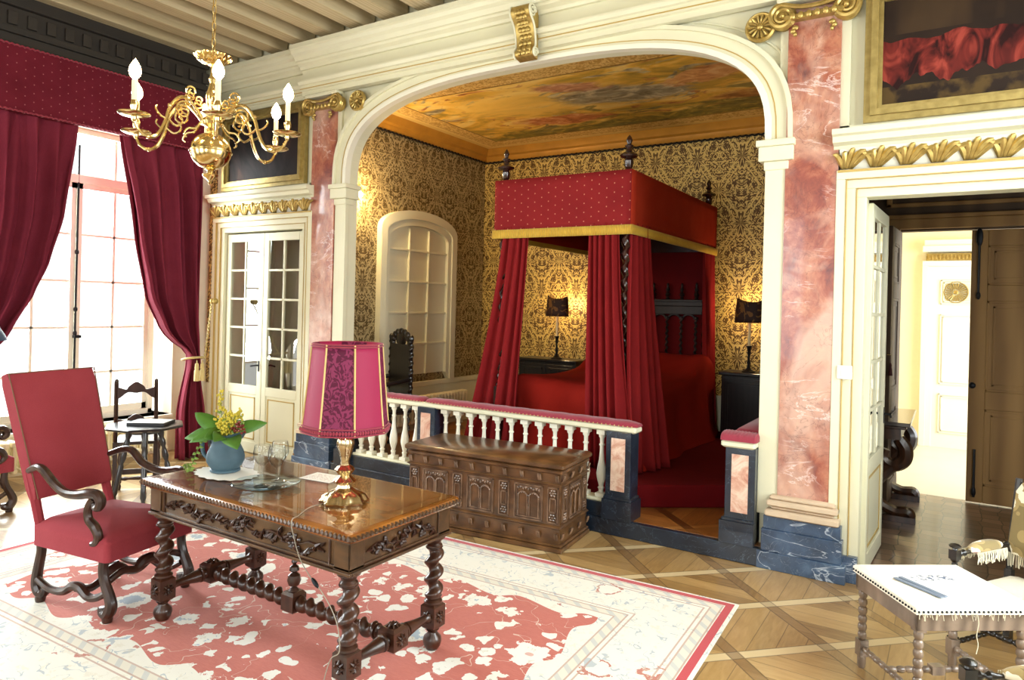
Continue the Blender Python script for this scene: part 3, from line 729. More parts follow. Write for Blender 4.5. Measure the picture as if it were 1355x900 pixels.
# ---------------- casement windows
def window(name, xc, y0, y1, z0, z1, zt, face=1, shift=0.):
    t = sthing(name); d = .06; yc = (y0+y1)/2
    f = MB()
    f.box((xc-d, y0, z0), (xc+d, y0+.06, z1)); f.box((xc-d, y1-.06, z0), (xc+d, y1, z1)); f.box((xc-d, y0, z0), (xc+d, y1, z0+.06)); f.box((xc-d, y0, z1-.06), (xc+d, y1, z1))
    f.box((xc-d, y0, zt-.045), (xc+d, y1, zt+.045)); f.build('window_frame', M['white_paint'], t, angle=0, bevel=.006)
    for s_ in (-1, 1):
        a, b = (y0+.06, yc-.005) if s_ < 0 else (yc+.005, y1-.06)
        m = MB(); e = .03
        m.box((xc-e, a, z0+.06), (xc+e, a+.05, zt-.045)); m.box((xc-e, b-.05, z0+.06), (xc+e, b, zt-.045)); m.box((xc-e, a, z0+.06), (xc+e, b, z0+.13)); m.box((xc-e, a, zt-.10), (xc+e, b, zt-.045))
        ym = (a+b)/2; m.box((xc-.014, ym-.013, z0+.1), (xc+.014, ym+.013, zt-.07))
        for zz in (.925, 1.41, 1.895, 2.385):
            m.box((xc-.014, a, zz-.012), (xc+.014, b, zz+.012))
        m.box((xc-.014, ym-.013, zt+.045), (xc+.014, ym+.013, z1-.06))
        o = m.build('casement', M['white_paint'], t, angle=0)
        MB().box((xc-.003, a+.04, z0+.1), (xc+.003, b-.04, zt-.08)).build('pane', M['pane_glass'], o, angle=0)
        MB().box((xc-.003, a, zt+.04), (xc+.003, b, z1-.05)).build('pane', M['pane_glass'], o, angle=0)
    m = MB(); x_ = xc+face*.05
    m.tube([(x_, yc, z0+.1), (x_, yc, zt+.35)], .011, 8)
    for zz in (.8, 1.35, 1.6, 2.2): m.ell((x_, yc, zz), (.02, .02, .03))
    m.box((x_-.01, yc-.02, 1.3), (x_+.03, yc+.05, 1.33)); m.build('espagnolette', M['iron'], t)
    return t
window('window_1', XW-.27, 2.86, 4.56, .42, 3.5, 2.97)
window('window_2', XW-.27, -.75, .9, .42, 3.5, 2.97)
window('window_3', XE+.3, 2.4, 4.4, .42, 3.5, 2.97, -1)
window('window_4', XE+.3, -.8, .94, .42, 3.5, 2.97, -1)
# window sills
for i, (xa, xb, (a, b)) in enumerate(((XW-.42, XW+.04, WY[0]), (XW-.42, XW+.04, WY[1]))):
    B('trim_%d' % (12+i), (xa, a, WZ0-.03), (xb, b, WZ0), M['white_paint'])
# ---------------- alcove
B('wall_alcove_back', (-5.95, 8.40, 0), (-1.0, 8.5, 4.2), M['damask_back'])
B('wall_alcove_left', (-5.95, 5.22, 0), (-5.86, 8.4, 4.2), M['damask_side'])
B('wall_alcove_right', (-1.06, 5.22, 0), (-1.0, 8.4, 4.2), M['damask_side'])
B('ceiling_alcove', (-5.95, 5.20, 4.0), (-1.0, 8.5, 4.1), M['ceiling_painting'])
t = sthing('trim_14')
pr = [(0, 3.84), (.03, 3.84), (.05, 3.87), (.06, 3.90), (.10, 3.92), (.12, 3.96), (.15, 4.0), (0, 4.0)]
MB().prism([(8.4-a, z) for a, z in pr], -5.86, -1.06, 'x').build('cornice_moulding', M['gold_cornice'], t, angle=25)
MB().prism([(-5.86+a, z) for a, z in pr], 5.22, 8.4, 'y').build('cornice_moulding', M['gold_cornice'], t, angle=25)
MB().prism([(-1.06-a, z) for a, z in pr], 5.22, 8.4, 'y').build('cornice_moulding', M['gold_cornice'], t, angle=25)
m = MB(); m.twist((-5.83, 5.5, 3.825), (-5.83, 8.38, 3.825), .016, .07, .4, 6, 6); m.twist((-5.85, 8.38, 3.825), (-1.08, 8.38, 3.825), .016, .07, .4, 6, 6)
m.build('braid', M['fabric_black'], t)
# dado of the alcove
t = sthing('trim_15')
m = MB(); m.box((-5.86, 5.22, .128), (-5.835, 8.4, .68)); m.box((-5.86, 5.22, .68), (-5.80, 8.4, .74)); m.box((-5.86, 5.22, .128), (-5.82, 8.4, .25))
m.box((-5.86, 8.37, .128), (-1.06, 8.4, .68)); m.box((-5.86, 8.35, .68), (-1.06, 8.4, .74)); m.build('dado', M['cream'], t, angle=0, bevel=.004)
# blind arched window in the alcove
t = sthing('door_6'); y0, y1, z0, z1 = 6.17, 7.66, .74, 2.93
def segarch(a, b, z0, zs, zc, n=16):
    return [(a, z0)] + [((a+b)/2 - (b-a)/2*math.cos(PI*i/n), zs+(zc-zs)*math.sin(PI*i/n)) for i in range(n+1)] + [(b, z0)]
def ring_prism(o_, i_, x0, x1):
    m = MB(); n = len(o_)
    rings = [[(x0, o_[k][0], o_[k][1]), (x1, o_[k][0], o_[k][1]), (x1, i_[k][0], i_[k][1]), (x0, i_[k][0], i_[k][1])] for k in range(n)]
    return m.loft(rings)
o1 = segarch(y0, y1, z0, 2.67, z1); i1 = segarch(y0+.10, y1-.10, z0, 2.62, z1-.11); i2 = segarch(y0+.17, y1-.17, z0+.1, 2.56, z1-.19)
ring_prism(o1, i1, -5.86, -5.78).build('frame', M['cream'], t, angle=25)
ring_prism(i1, i2, -5.86, -5.80).build('frame', M['cream'], t, angle=25)
MB().prism(i2, -5.86, -5.845, 'x').build('shutter_board', M['cream'], t, angle=0)
m = MB(); a, b = y0+.17, y1-.17
for k in (1, 2): yy = a+(b-a)*k/3; m.prism([(yy-.018, z0+.1), (yy-.008, 2.70), (yy+.008, 2.70), (yy+.018, z0+.1)], -5.86, -5.815, 'x')
for k in range(1, 5): zz = z0+.1+(2.42-z0-.1)*k/4.; m.box((-5.86, a, zz-.013), (-5.818, b, zz+.013))
m.build('glazing_bars', M['cream'], t, angle=0, bevel=.004)
# ---------------- double glazed doors
def leaf(parent, w, h, mat='cream', rows=5, cols=2, zlow=.66, back=False):
    """leaf in local xz, hinge at x=0, thickness 4cm, centred on y=0"""
    d = MB(); s_ = .075
    d.box((0, -.02, 0), (s_, .02, h)); d.box((w-s_, -.02, 0), (w, .02, h)); d.box((s_, -.02, h-.09), (w-s_, .02, h)); d.box((s_, -.02, 0), (w-s_, .02, .12)); d.box((s_, -.02, zlow), (w-s_, .02, zlow+.1))
    d.box((s_, -.01, .1), (w-s_, .01, zlow+.02))
    fr = d.build('leaf_frame', M[mat], parent, angle=0, bevel=.004)
    g = MB(); z0, z1 = zlow+.1, h-.09; x0, x1 = s_, w-s_
    for c in range(1, cols): xx = x0+(x1-x0)*c/cols; g.box((xx-.012, -.015, z0), (xx+.012, .015, z1))
    for r in range(1, rows): zz = z0+(z1-z0)*r/rows; g.box((x0, -.015, zz-.012), (x1, .015, zz+.012))
    g.build('glazing_bars', M[mat], parent, angle=0, bevel=.003)
    MB().box((x0, -.003, z0), (x1, .003, z1)).build('pane', M['pane_glass'], parent, angle=0)
    l = MB(); yy = -.013
    for (a, b, c_, e) in ((x0+.03, .15, x1-.03, zlow-.03),):
        for sy in (-1, 1):
            y_ = sy*.012
            l.box((a, y_-.004, b), (c_, y_+.004, b+.012)); l.box((a, y_-.004, e-.012), (c_, y_+.004, e)); l.box((a, y_-.004, b), (a+.012, y_+.004, e)); l.box((c_-.012, y_-.004, b), (c_, y_+.004, e))
    l.build('panel_moulding', M['cream_line'], parent, angle=0)
    hd = MB(); hd.tube([(w-.04, -.02, 1.0), (w-.04, -.07, 1.0), (w-.11, -.075, .99)], .009, 6); hd.box((w-.05, -.026, .93), (w-.03, -.02, 1.05)); hd.build('handle', M['iron'], parent)
def dempty(name, loc, rz):
    o = sthing(name); o.location = loc; o.rotation_euler = (0, 0, rz); return o
wL = (DL1-DL0)/2-.012
leaf(dempty('door_1', (DL0+.008, YW+.03, .01), 0), wL, 2.49)
leaf(dempty('door_2', (DL1-.008, YW+.03, .01), PI), wL, 2.49)
leaf(dempty('door_3', (DR0+.01, YW+.12, .01), PI/2-.05), .76, 2.49, 'cream')
# small dim room behind the left glazed door
w = MB(); w.box((-7.6, 6.1, 0), (-5.97, 6.2, 2.8)); w.box((-7.7, 5.22, 0), (-7.6, 6.2, 2.8)); w.box((-7.7, 5.22, 2.8), (-5.97, 6.2, 2.9)); w.box((-7.6, 5.12, -.1), (-5.97, 6.1, 0)); struct(w.build('wall_closet', M['plaster'], angle=0))
# ---------------- second room
B('wall_room_left', (-1.0, 5.22, 0), (-.94, 8.0, 3.4), M['panel_dark'])
B('wall_room_right', (2.6, 5.3, 0), (2.7, 8.0, 3.4), M['panel_dark'])
w = MB(); D0, D1, DZ = -.46, .125, 2.59
w.box((-1.0, 7.95, 0), (D0, 8.05, 3.4)); w.box((1.25, 7.95, 0), (2.7, 8.05, 3.4)); w.box((D0, 7.95, DZ), (1.25, 8.05, 3.4)); struct(w.build('wall_room_back', M['panel_dark'], angle=0))
B('ceiling_room', (-1.0, 5.2, 3.4), (2.7, 8.05, 3.5), M['panel_dark'])
t = sthing('trim_16'); m = MB()
m.box((-.7, 7.91, DZ+.02), (1.4, 7.96, DZ+.12)); m.box((-.7, 7.88, DZ+.12), (1.4, 7.96, DZ+.16)); m.box((-.6, 7.92, DZ+.24), (1.4, 7.96, DZ+.28)); m.box((-.6, 7.92, DZ+.24), (-.55, 7.96, DZ+.7)); m.box((D0-.12, 7.91, 0), (D0-.01, 7.96, DZ+.03))
m.build('panel_moulding', M['panel_wood'], t, angle=0, bevel=.008)
def wood_leaf(name, loc, rz, w_, h, mat, bolt=True):
    t = dempty(name, loc, rz); m = MB(); s_ = .13
    zs = [.14, .95, 1.12, 1.72+.0, 1.88, h-.14]
    m.box((0, -.02, 0), (s_, .02, h)); m.box((w_-s_, -.02, 0), (w_, .02, h))
    for a, b in ((0, .16), (.88, 1.05), (1.90, 2.05), (h-.15, h)): m.box((s_, -.02, a), (w_-s_, .02, b))
    m.box((s_, -.008, .1), (w_-s_, .008, h-.1)); m.build('leaf_frame', M[mat], t, angle=0, bevel=.006)
    p = MB()
    for a, b in ((.16, .88), (1.05, 1.90), (2.05, h-.15)):
        for e, d in ((0, .018), (.05, .013)):
            x0, x1, z0, z1 = s_+e, w_-s_-e, a+e, b-e; k_ = .02
            for sy in (-1, 1):
                p.box((x0, 0, z0), (x1, sy*d, z0+k_)); p.box((x0, 0, z1-k_), (x1, sy*d, z1)); p.box((x0, 0, z0), (x0+k_, sy*d, z1)); p.box((x1-k_, 0, z0), (x1, sy*d, z1))
    p.build('panel_moulding', M[mat], t, angle=0, bevel=.003)
    if bolt:
        b = MB(); b.tube([(.06, -.035, 1.95), (.06, -.035, 2.55)], .011, 6); b.ell((.06, -.035, 1.95), (.02, .02, .04)); b.ell((.06, -.035, 2.5), (.03, .02, .09)); b.tube([(.06, -.035, .05), (.06, -.035, .5)], .011, 6); b.ell((.06, -.035, .1), (.02, .02, .05)); b.ell((.03, -.03, 1.1), (.03, .02, .03))
        b.build('bolt', M['iron'], t)
    return t
wood_leaf('door_4', (D1+.0, 7.93, .01), .0, 1.12, DZ-.02, 'panel_wood')
dl = wood_leaf('door_5', (D0-.015, 7.9, .01), -PI/2-.06, .62, DZ-.02, 'panel_dark', False)
# ---------------- bright third room
B('wall_far_back', (-1.0, 11.0, 0), (2.6, 11.1, 3.6), M['pure_wall'])
B('wall_far_left', (-.99, 8.05, 0), (-.90, 11.0, 3.6), M['pure_wall'])
w = MB(); w.box((2.5, 8.05, 0), (2.6, 8.4, 3.6)); w.box((2.5, 10.6, 0), (2.6, 11.0, 3.6)); w.box((2.5, 8.4, 0), (2.6, 10.6, .3)); w.box((2.5, 8.4, 3.2), (2.6, 10.6, 3.6)); struct(w.build('wall_far_right', M['pure_wall'], angle=0))
B('ceiling_far', (-1.0, 8.05, 3.6), (2.6, 11.1, 3.7), M['pure_wall'])
t = sthing('trim_17'); m = MB(); a, b = -.24, .66
for off, th in ((0, .04), (.07, .07)):
    m.box((a-off-.07, 11-th, 0), (a-off, 11, 2.36+off)); m.box((b+off, 11-th, 0), (b+off+.07, 11, 2.36+off)); m.box((a-off-.07, 11-th, 2.36+off), (b+off+.07, 11, 2.43+off))
m.box((a-.14, 10.88, 2.62), (b+.16, 11, 2.70)); m.box((a-.12, 10.90, 2.70), (b+.16, 11, 2.78)); m.build('architrave', M['white_paint'], t, angle=0, bevel=.004)
m = MB(); m.box((a-.10, 10.93, 2.50), (b+.1, 11, 2.60))
for i in range(24): m.ell((a-.07+i*.043, 10.93, 2.55), (.016, .016, .035), 6, 4)
for i in range(30): m.box((a-.1+i*.036, 10.89, 2.665), (a-.082+i*.036, 10.9, 2.70))
m.build('ornament_band', M['gilt'], t)
t = sthing('door_7'); m = MB(); m.box((a, 10.97, 0), (b, 11, 2.36)); m.build('leaf_frame', M['white_paint'], t, angle=0)
m = MB()
for z0, z1 in ((.2, .72), (.85, 1.78), (1.92, 2.24)):
    for e in (.08, .11):
        x0, x1, c_, d_ = a+e, b-e, z0+e-.08, z1-e+.08; k_ = .012
        m.box((x0, 10.955, c_), (x1, 10.98, c_+k_)); m.box((x0, 10.955, d_-k_), (x1, 10.98, d_)); m.box((x0, 10.955, c_), (x0+k_, 10.98, d_)); m.box((x1-k_, 10.955, c_), (x1, 10.98, d_))
m.build('panel_moulding', M['white_paint'], t, angle=0)
m = MB(); cx_, cz_ = a+.25, 2.08; m.box((cx_-.17, 10.966, cz_-.17), (cx_+.17, 10.972, cz_+.17)); m.build('rosette_panel', M['cream'], t, angle=0); m = MB()
for i in range(24):
    th = 2*PI*i/24; m.tube([(cx_+.04*math.cos(th), 10.96, cz_+.04*math.sin(th)), (cx_+.12*math.cos(th), 10.955, cz_+.12*math.sin(th))], [.004, .009], 5)
m.tube([(cx_+.135*math.cos(2*PI*i/24), 10.96, cz_+.135*math.sin(2*PI*i/24)) for i in range(24)], .008, 6, True); m.ell((cx_, 10.96, cz_), (.03, .015, .03)); m.build('rosette', M['gilt'], t)
# ---------------- gilded ornaments on the arch wall
def rosette(x, z, label):
    t = thing('rosette', label, 'rosette', (x, YW-.062, z)); R_ = .105
    m = MB(); m.at((0, -.0, 0), rx=PI/2); m.lathe([(0, 0), (R_, 0), (R_, .02), (R_-.012, .035), (R_-.025, .03), (R_-.035, .018), (.02, .014), (0, .014)], 32); m.build('dish', M['gilt'], t)
    m = MB()
    for i in range(14):
        th = 2*PI*i/14; c_, s_ = math.cos(th), math.sin(th)
        m.tube([(r_*c_, -.02-.014*math.sin(PI*q), r_*s_) for r_, q in ((.022, .1), (.04, .4), (.06, .7), (.076, .6), (.082, .1))], [.004, .008, .011, .011, .005], 6)
    m.build('petals', M['gilt'], t)
    MB().ell((0, -.025, 0), (.024, .018, .024)).build('boss', M['gilt'], t)
rosette(-5.085, 3.765, 'round gilded rosette left of the arch, beside the shorter marble pilaster')
rosette(-1.19, 3.745, 'round gilded rosette above the right end of the arch')
def capital(x, label):
    t = thing('capital', label, 'capital', (x, YW-.03, 3.76))
    for sx in (-1, 1):
        c_ = (sx*.20, -.075, .02)
        m = MB(); m.tube(spiral(c_, .085, .012, 2.3, PI/2, 'xz', 60, -sx), [.020, .018, .015, .011, .008], 7); m.ell((c_[0], c_[1], c_[2]), (.022, .03, .022))
        m.tube(spiral((c_[0], -.05, c_[2]), .07, .07, 1., 0, 'xz', 20), .02, 6)
        m.at((c_[0], -.02, c_[2]), rx=PI/2); m.lathe([(0, -.02), (.08, -.02), (.078, .05), (0, .05)], 20)
        m.build('volute', M['gilt'], t)
        m = MB()
        for k in range(3): m.ell((sx*(.115+.015*(k % 2)), -.065, -.07-.022*k), (.022-.004*k, .016, .018))
        m.build('pendant', M['gilt'], t)
    m = MB(); m.bbox((-.19, -.09, -.02), (.19, 0, .02), .006)
    for i in range(6): m.ell((-.13+i*.052, -.095, 0), (.02, .016, .026))
    m.tube(catmull([(-.2, -.08, .10), (-.1, -.085, .065), (0, -.085, .055), (.1, -.085, .065), (.2, -.08, .10)]), .016, 7)
    m.build('echinus', M['gilt'], t)
    MB().bbox((-.235, -.10, .105), (.235, 0, .145), .008).build('abacus', M['cream'], t)
capital(-5.57, 'gilded scroll capital on top of the left marble pilaster')
capital(-.84, 'gilded scroll capital on top of the right marble pilaster, cut by the picture top')
t = thing('console_bracket', 'gilded scroll console bracket over the crown of the alcove arch', 'bracket', (CX+.14, YW-.135, 3.80))
def cons_prof(w_):
    return catmull([(0, .0), (-.075, .02), (-.09, .06), (-.06, .10), (-.065, .18), (-.095, .27), (-.15, .33), (-.165, .38), (-.13, .42), (0, .42)], 5)
pp = [(p[0], p[1]) for p in cons_prof(0)] if False else [(p.x, p.y) for p in [Vector(q) for q in catmull([(0, 0, 0), (-.075, .02, 0), (-.09, .06, 0), (-.06, .10, 0), (-.065, .18, 0), (-.095, .27, 0), (-.15, .33, 0), (-.165, .38, 0), (-.13, .42, 0), (0, .42, 0)], 5)]]
MB().prism(pp, -.085, .085, 'x').build('bracket_body', M['gilt'], t, angle=40)
for sx in (-1, 1):
    m = MB(); m.tube(spiral((sx*.095, -.115, .365), .055, .01, 2, 0, 'yz', 40), .009, 6); m.tube(spiral((sx*.095, -.05, .045), .04, .008, 1.8, 0, 'yz', 30), .008, 6)
    m.tube([(sx*.095, p[0]+.004, p[1]) for p in pp[4:-5]], .009, 6); m.build('side_scroll', M['cream'], t)
m = MB()
for k in range(9):
    for j in (-1, 0, 1):
        i_ = 8+k*3; 
        if i_+2 < len(pp): 
            q = pp[i_]; m.ell((j*.045*(1-.04*k)+.006*math.sin(k*2), q[0]-.006, q[1]), (.022, .014, .024))
m.build('leaf_relief', M['gilt'], t)
# ---------------- pictures over the doors
def picture(name, label, x0, x1, z0, z1, canvas, tilt=0.):
    xc = (x0+x1)/2; t = thing(name, label, 'painting', (xc, YW-.01, z0)); w_, h = (x1-x0)/2, z1-z0
    m = MB()
    for e, d, k_ in ((0, .05, .045), (.04, .075, .04), (.075, .045, .03)):
        m.box((-w_+e, -d, e), (-w_+e+k_, 0, h-e)); m.box((w_-e-k_, -d, e), (w_-e, 0, h-e)); m.box((-w_+e+k_, -d, e), (w_-e-k_, 0, e+k_)); m.box((-w_+e+k_, -d, h-e-k_), (w_-e-k_, 0, h-e))
    m.build('frame', M['gilt_frame'], t, angle=0)
    MB().box((-w_+.095, -.022, .095), (w_-.095, 0, h-.095)).build('canvas', M[canvas], t, angle=0)
    return t
picture('painting', 'gilt-framed dark still life painting with heaped red cloth, over the open doorway', -.53, .93, 3.0, 3.88, 'still_life_canvas')
picture('painting', 'gilt-framed dark brown painting over the closed glazed doors, behind the chandelier', -7.28, -5.86, 3.0, 3.88, 'dark_canvas')
# light switch
t = thing('light_switch', 'small square white light switch on the casing left of the open doorway', 'light switch', (-.6, YW-.066, 1.37))
MB().bbox((-.045, -.012, -.045), (.045, 0, .045), .004).build('switch_plate', M['plate_white'], t); MB().bbox((-.02, -.02, -.025), (.02, -.01, .025), .003).build('rocker', M['plate_white'], t)
# ------------------------------------------------------------------ rug
m = MB(); m.bbox((-2.23, -1.44, 0), (2.23, 1.44, .012), .004)
o = m.build('rug', M['rug'], angle=0); o.location = (-3.22, 2.72, .0015); o.rotation_euler = (0, 0, .035)
tag(o, 'large red and cream floral rug with wide pale border under the writing table', 'rug')

# ------------------------------------------------------------------ writing table
TC = (-2.88, 2.48, .013)
t = thing('writing_table', 'carved walnut writing table with barley-twist legs standing on the rug', 'table', TC)
HXt, HYt, HT = .79, .385, .765
def rrect(hx, hy, z, r=.03, n=4):
    out = []
    for cx_, cy_, a0 in ((hx-r, -hy+r, -PI/2), (hx-r, hy-r, 0), (-hx+r, hy-r, PI/2), (-hx+r, -hy+r, PI)):
        for k in range(n+1):
            a = a0 + PI/2*k/n; out.append((cx_+r*math.cos(a), cy_+r*math.sin(a), z))
    return out
m = MB(); m.loft([rrect(HXt-.03, HYt-.03, HT-.045), rrect(HXt-.012, HYt-.012, HT-.04), rrect(HXt-.002, HYt-.002, HT-.025), rrect(HXt, HYt, HT-.014), rrect(HXt-.008, HYt-.008, HT-.003), rrect(HXt-.02, HYt-.02, HT)])
top = m.build('tabletop', M['table_top'], t)
m = MB(); per = []
for (x0, y0, x1, y1) in ((-1, -1, 1, -1), (1, -1, 1, 1), (1, 1, -1, 1), (-1, 1, -1, -1)):
    L = (HXt if x0 != x1 else HYt)*2; n_ = int(L/.026)
    for i in range(n_):
        f = (i+.5)/n_; px = (x0+(x1-x0)*f)*(HXt-.004); py = (y0+(y1-y0)*f)*(HYt-.004)
        ang = math.atan2(y1-y0, x1-x0)
        m.ell((px, py, HT-.019), (.017, .011, .012), 6, 4, Matrix.Rotation(ang, 3, 'Z') @ Matrix.Rotation(.5, 3, 'Y'))
m.build('carved_edge', M['walnut_pale'], top)
MB().loft([rrect(HXt-.03, HYt-.03, HT+.0005, .02), rrect(HXt-.03, HYt-.03, HT+.005, .02)]).build('glass_top', M['table_glass'], t, angle=0)
# apron with leaf carving
def leafrow(m, L, face, rs, dens=.05, h=.05):
    """face(u, v, d) -> point; garlands of leaves between -L/2 and L/2"""
    rr = random.Random(rs); n_ = int(L/dens)
    pts = [face(-L/2+L*i/n_, .018*math.sin(i*1.25), .004) for i in range(n_+1)]
    m.tube(pts, .005, 5)
    for i in range(n_*3):
        u = -L/2+L*(i+.5)/(n_*3); v = .018*math.sin(u/dens*1.25)+rr.uniform(-.6, .6)*h; a = rr.uniform(0, PI)
        l = rr.uniform(.014, .024)
        c_ = face(u, v, .004); m.tube([face(u-l*math.cos(a), v-l*math.sin(a), .0), face(u, v, .014), face(u+l*math.cos(a), v+l*math.sin(a), .003)], [.003, .010, .002], 5)
    for k in range(3):
        uc = -L/2+L*(k+.5)/3
        for j in range(11): m.ell(face(uc+rr.uniform(-.035, .035), rr.uniform(-.03, .03), .006), .010, 5, 4)
m = MB(); ax_, ay_ = HXt-.055, HYt-.045; z0, z1 = .585, HT-.045
m.box((-ax_, -ay_, z0), (ax_, -ay_+.025, z1)); m.box((-ax_, ay_-.025, z0), (ax_, ay_, z1)); m.box((-ax_, -ay_, z0), (-ax_+.025, ay_, z1)); m.box((ax_-.025, -ay_, z0), (ax_, ay_, z1))
ap_ = m.build('apron', M['walnut_pale'], t, angle=0, bevel=.003)
m = MB()
for z_, e in ((z0-.012, .016), (z0+.004, .008), (z1-.012, .012)):
    hh = .014
    m.box((-ax_-e, -ay_-e, z_), (ax_+e, -ay_+.01, z_+hh)); m.box((-ax_-e, ay_-.01, z_), (ax_+e, ay_+e, z_+hh)); m.box((-ax_-e, -ay_, z_), (-ax_+.01, ay_, z_+hh)); m.box((ax_-.01, -ay_, z_), (ax_+e, ay_, z_+hh))
for sx in (-1, 1):
    for sy in (-1, 1):
        m.box((sx*(ax_-.085), sy*ay_, z0), (sx*(ax_+.008), sy*(ay_+.008), z1)); m.box((sx*ax_, sy*(ay_-.085), z0), (sx*(ax_+.008), sy*(ay_+.008), z1))
m.build('moulding', M['walnut_pale'], ap_, angle=0, bevel=.003)
zc = (z0+z1)/2+.002; 
for nm, L, fc in (('front', 1.18, lambda u, v, d: (u, -ay_-d, zc+v)), ('back', 1.18, lambda u, v, d: (u, ay_+d, zc+v)), ('r', .46, lambda u, v, d: (ax_+d, u, zc+v)), ('l', .46, lambda u, v, d: (-ax_-d, u, zc+v))):
    m = MB(); leafrow(m, L, fc, hash(nm) % 97 if False else len(nm)*7, .05, .045)
    k_ = L/2+.03
    for (ua, va, ub, vb) in ((-k_, -.062, k_, -.062), (k_, -.062, k_, .058), (k_, .058, -k_, .058), (-k_, .058, -k_, -.062)): m.tube([fc(ua, va, .004), fc(ub, vb, .004)], .005, 5)
    m.build('carved_relief', M['walnut'], ap_)
# corner flowers, legs, blocks
def cflower(m, c_, nx, ny, r_=.032):
    for i in range(8):
        a = 2*PI*i/8
        dx_, dz_ = math.cos(a), math.sin(a)
        if ny: p0 = (c_[0]+dx_*.008, c_[1]+ny*.004, c_[2]+dz_*.008); p1 = (c_[0]+dx_*r_*.6, c_[1]+ny*.008, c_[2]+dz_*r_*.6); p2 = (c_[0]+dx_*r_, c_[1], c_[2]+dz_*r_)
        else: p0 = (c_[0]+nx*.004, c_[1]+dx_*.008, c_[2]+dz_*.008); p1 = (c_[0]+nx*.008, c_[1]+dx_*r_*.6, c_[2]+dz_*r_*.6); p2 = (c_[0], c_[1]+dx_*r_, c_[2]+dz_*r_)
        m.tube([p0, p1, p2], [.003, .007, .002], 5)
    m.ell((c_[0]+nx*.005, c_[1]+ny*.005, c_[2]), .008, 6, 4)
LX, LY = ax_-.045, ay_-.045
for sx in (-1, 1):
    for sy in (-1, 1):
        m = MB(); x, y = sx*LX, sy*LY
        m.lathe([(0, .57), (.052, .575), (.052, .56), (.038, .55), (.032, .535), (.040, .525), (.040, .51), (.028, .505)], 18, (x, y, 0))
        m.twist((x, y, .515), (x, y, .27), .044, .088, .30, 16, 16)
        m.lathe([(.028, .285), (.040, .275), (.040, .262), (.030, .258), (.046, .245), (.046, .235), (.02, .23)], 18, (x, y, 0))
        s_ = .044; 
        m.loft([[(x+a*(s_-e), y+b*(s_-e), z) for a, b in ((-1, -1), (1, -1), (1, 1), (-1, 1))] for e, z in ((.014, .235), (0, .222), (0, .118), (.014, .104))])
        m.lathe([(.02, .11), (.034, .10), (.024, .088), (.026, .08), (.044, .062), (.048, .042), (.042, .02), (.030, .0)], 18, (x, y, 0))
        for nx, ny in ((sx, 0), (0, sy), (-sx, 0), (0, -sy)): cflower(m, (x+nx*s_, y+ny*s_, .17), nx, ny)
        m.build('leg', M['walnut'], t)
m = MB(); zs = .17
for sx in (-1, 1):
    x = sx*LX
    for sy in (-1, 1):
        m.turned([(.018, 0), (.028, .03), (.022, .07), (.020, .2), (.026, .5), (.034, .72), (.036, .78), (.024, .80), (.04, .84), (.04, .88), (.026, .92), (.03, 1.)], (x, sy*(LY-.042), zs), (x, sy*.045, zs), 14)
    m.loft([[(x+a*(.05-e), b*(.05-e), z) for a, b in ((-1, -1), (1, -1), (1, 1), (-1, 1))] for e, z in ((.014, zs-.055), (0, zs-.042), (0, zs+.042), (.014, zs+.055))])
    cflower(m, (x+.05, 0, zs), 1, 0); cflower(m, (x-.05, 0, zs), -1, 0)
    for i in range(8):
        a = 2*PI*i/8; m.tube([(x, 0, zs+.056), (x+.02*math.cos(a), .02*math.sin(a), zs+.064), (x+.036*math.cos(a), .036*math.sin(a), zs+.054)], [.004, .007, .002], 5)
    s1 = -sx
    m.turned([(.022, 0), (.036, .03), (.036, .06), (.022, .09), (.034, .12), (.026, .16)], (x+s1*.045, 0, zs), (x+s1*.4, 0, zs), 14)
    m.twist((x+s1*.10, 0, zs), (s1*-.055, 0, zs), .039, .075, .28, 14, 14)
m.loft([[(a*(.045-e), b*(.045-e), z) for a, b in ((-1, -1), (1, -1), (1, 1), (-1, 1))] for e, z in ((.01, zs-.05), (0, zs-.04), (0, zs+.04), (.012, zs+.055))])
m.build('stretcher', M['walnut'], t)
MB().lathe([(.03, zs+.05), (.022, zs+.065), (.012, zs+.075), (.028, zs+.085), (.036, zs+.11), (.03, zs+.135), (.012, zs+.15), (.026, zs+.162), (.022, zs+.18), (.008, zs+.19), (.016, zs+.205), (.012, zs+.22), (.005, zs+.232), (.009, zs+.243), (0, zs+.255)], 16).build('finial', M['walnut'], t)
TT = TC[2]+HT+.0055    # height of the glass top surface

# ------------------------------------------------------------------ table lamp
LP = (-2.47, 2.42, TT)
t = thing('table_lamp', 'table lamp with large rose-pink panelled shade and ornate brass foot on the writing table', 'lamp', LP)
m = MB(); prof = [(.0, 0), (.105, 0), (.108, .012), (.100, .02), (.094, .035), (.075, .05), (.05, .06), (.034, .072), (.030, .085), (.048, .095), (.052, .105), (.036, .12), (.026, .13), (.038, .145), (.046, .158), (.036, .172), (.022, .18), (.02, .2), (.026, .225), (.036, .26), (.042, .285), (.036, .305), (.022, .315), (.016, .33), (.026, .338), (.026, .348), (.014, .36), (.012, .42), (0, .42)]
rings = []
for r_, z_ in prof:
    lob = .10 if z_ < .05 else .05
    rings.append([((r_*(1+lob*math.cos(8*2*PI*i/48)))*math.cos(2*PI*i/48), (r_*(1+lob*math.cos(8*2*PI*i/48)))*math.sin(2*PI*i/48), z_) for i in range(48)])
m.loft(rings); m.build('lamp_base', M['brass_lamp'], t)
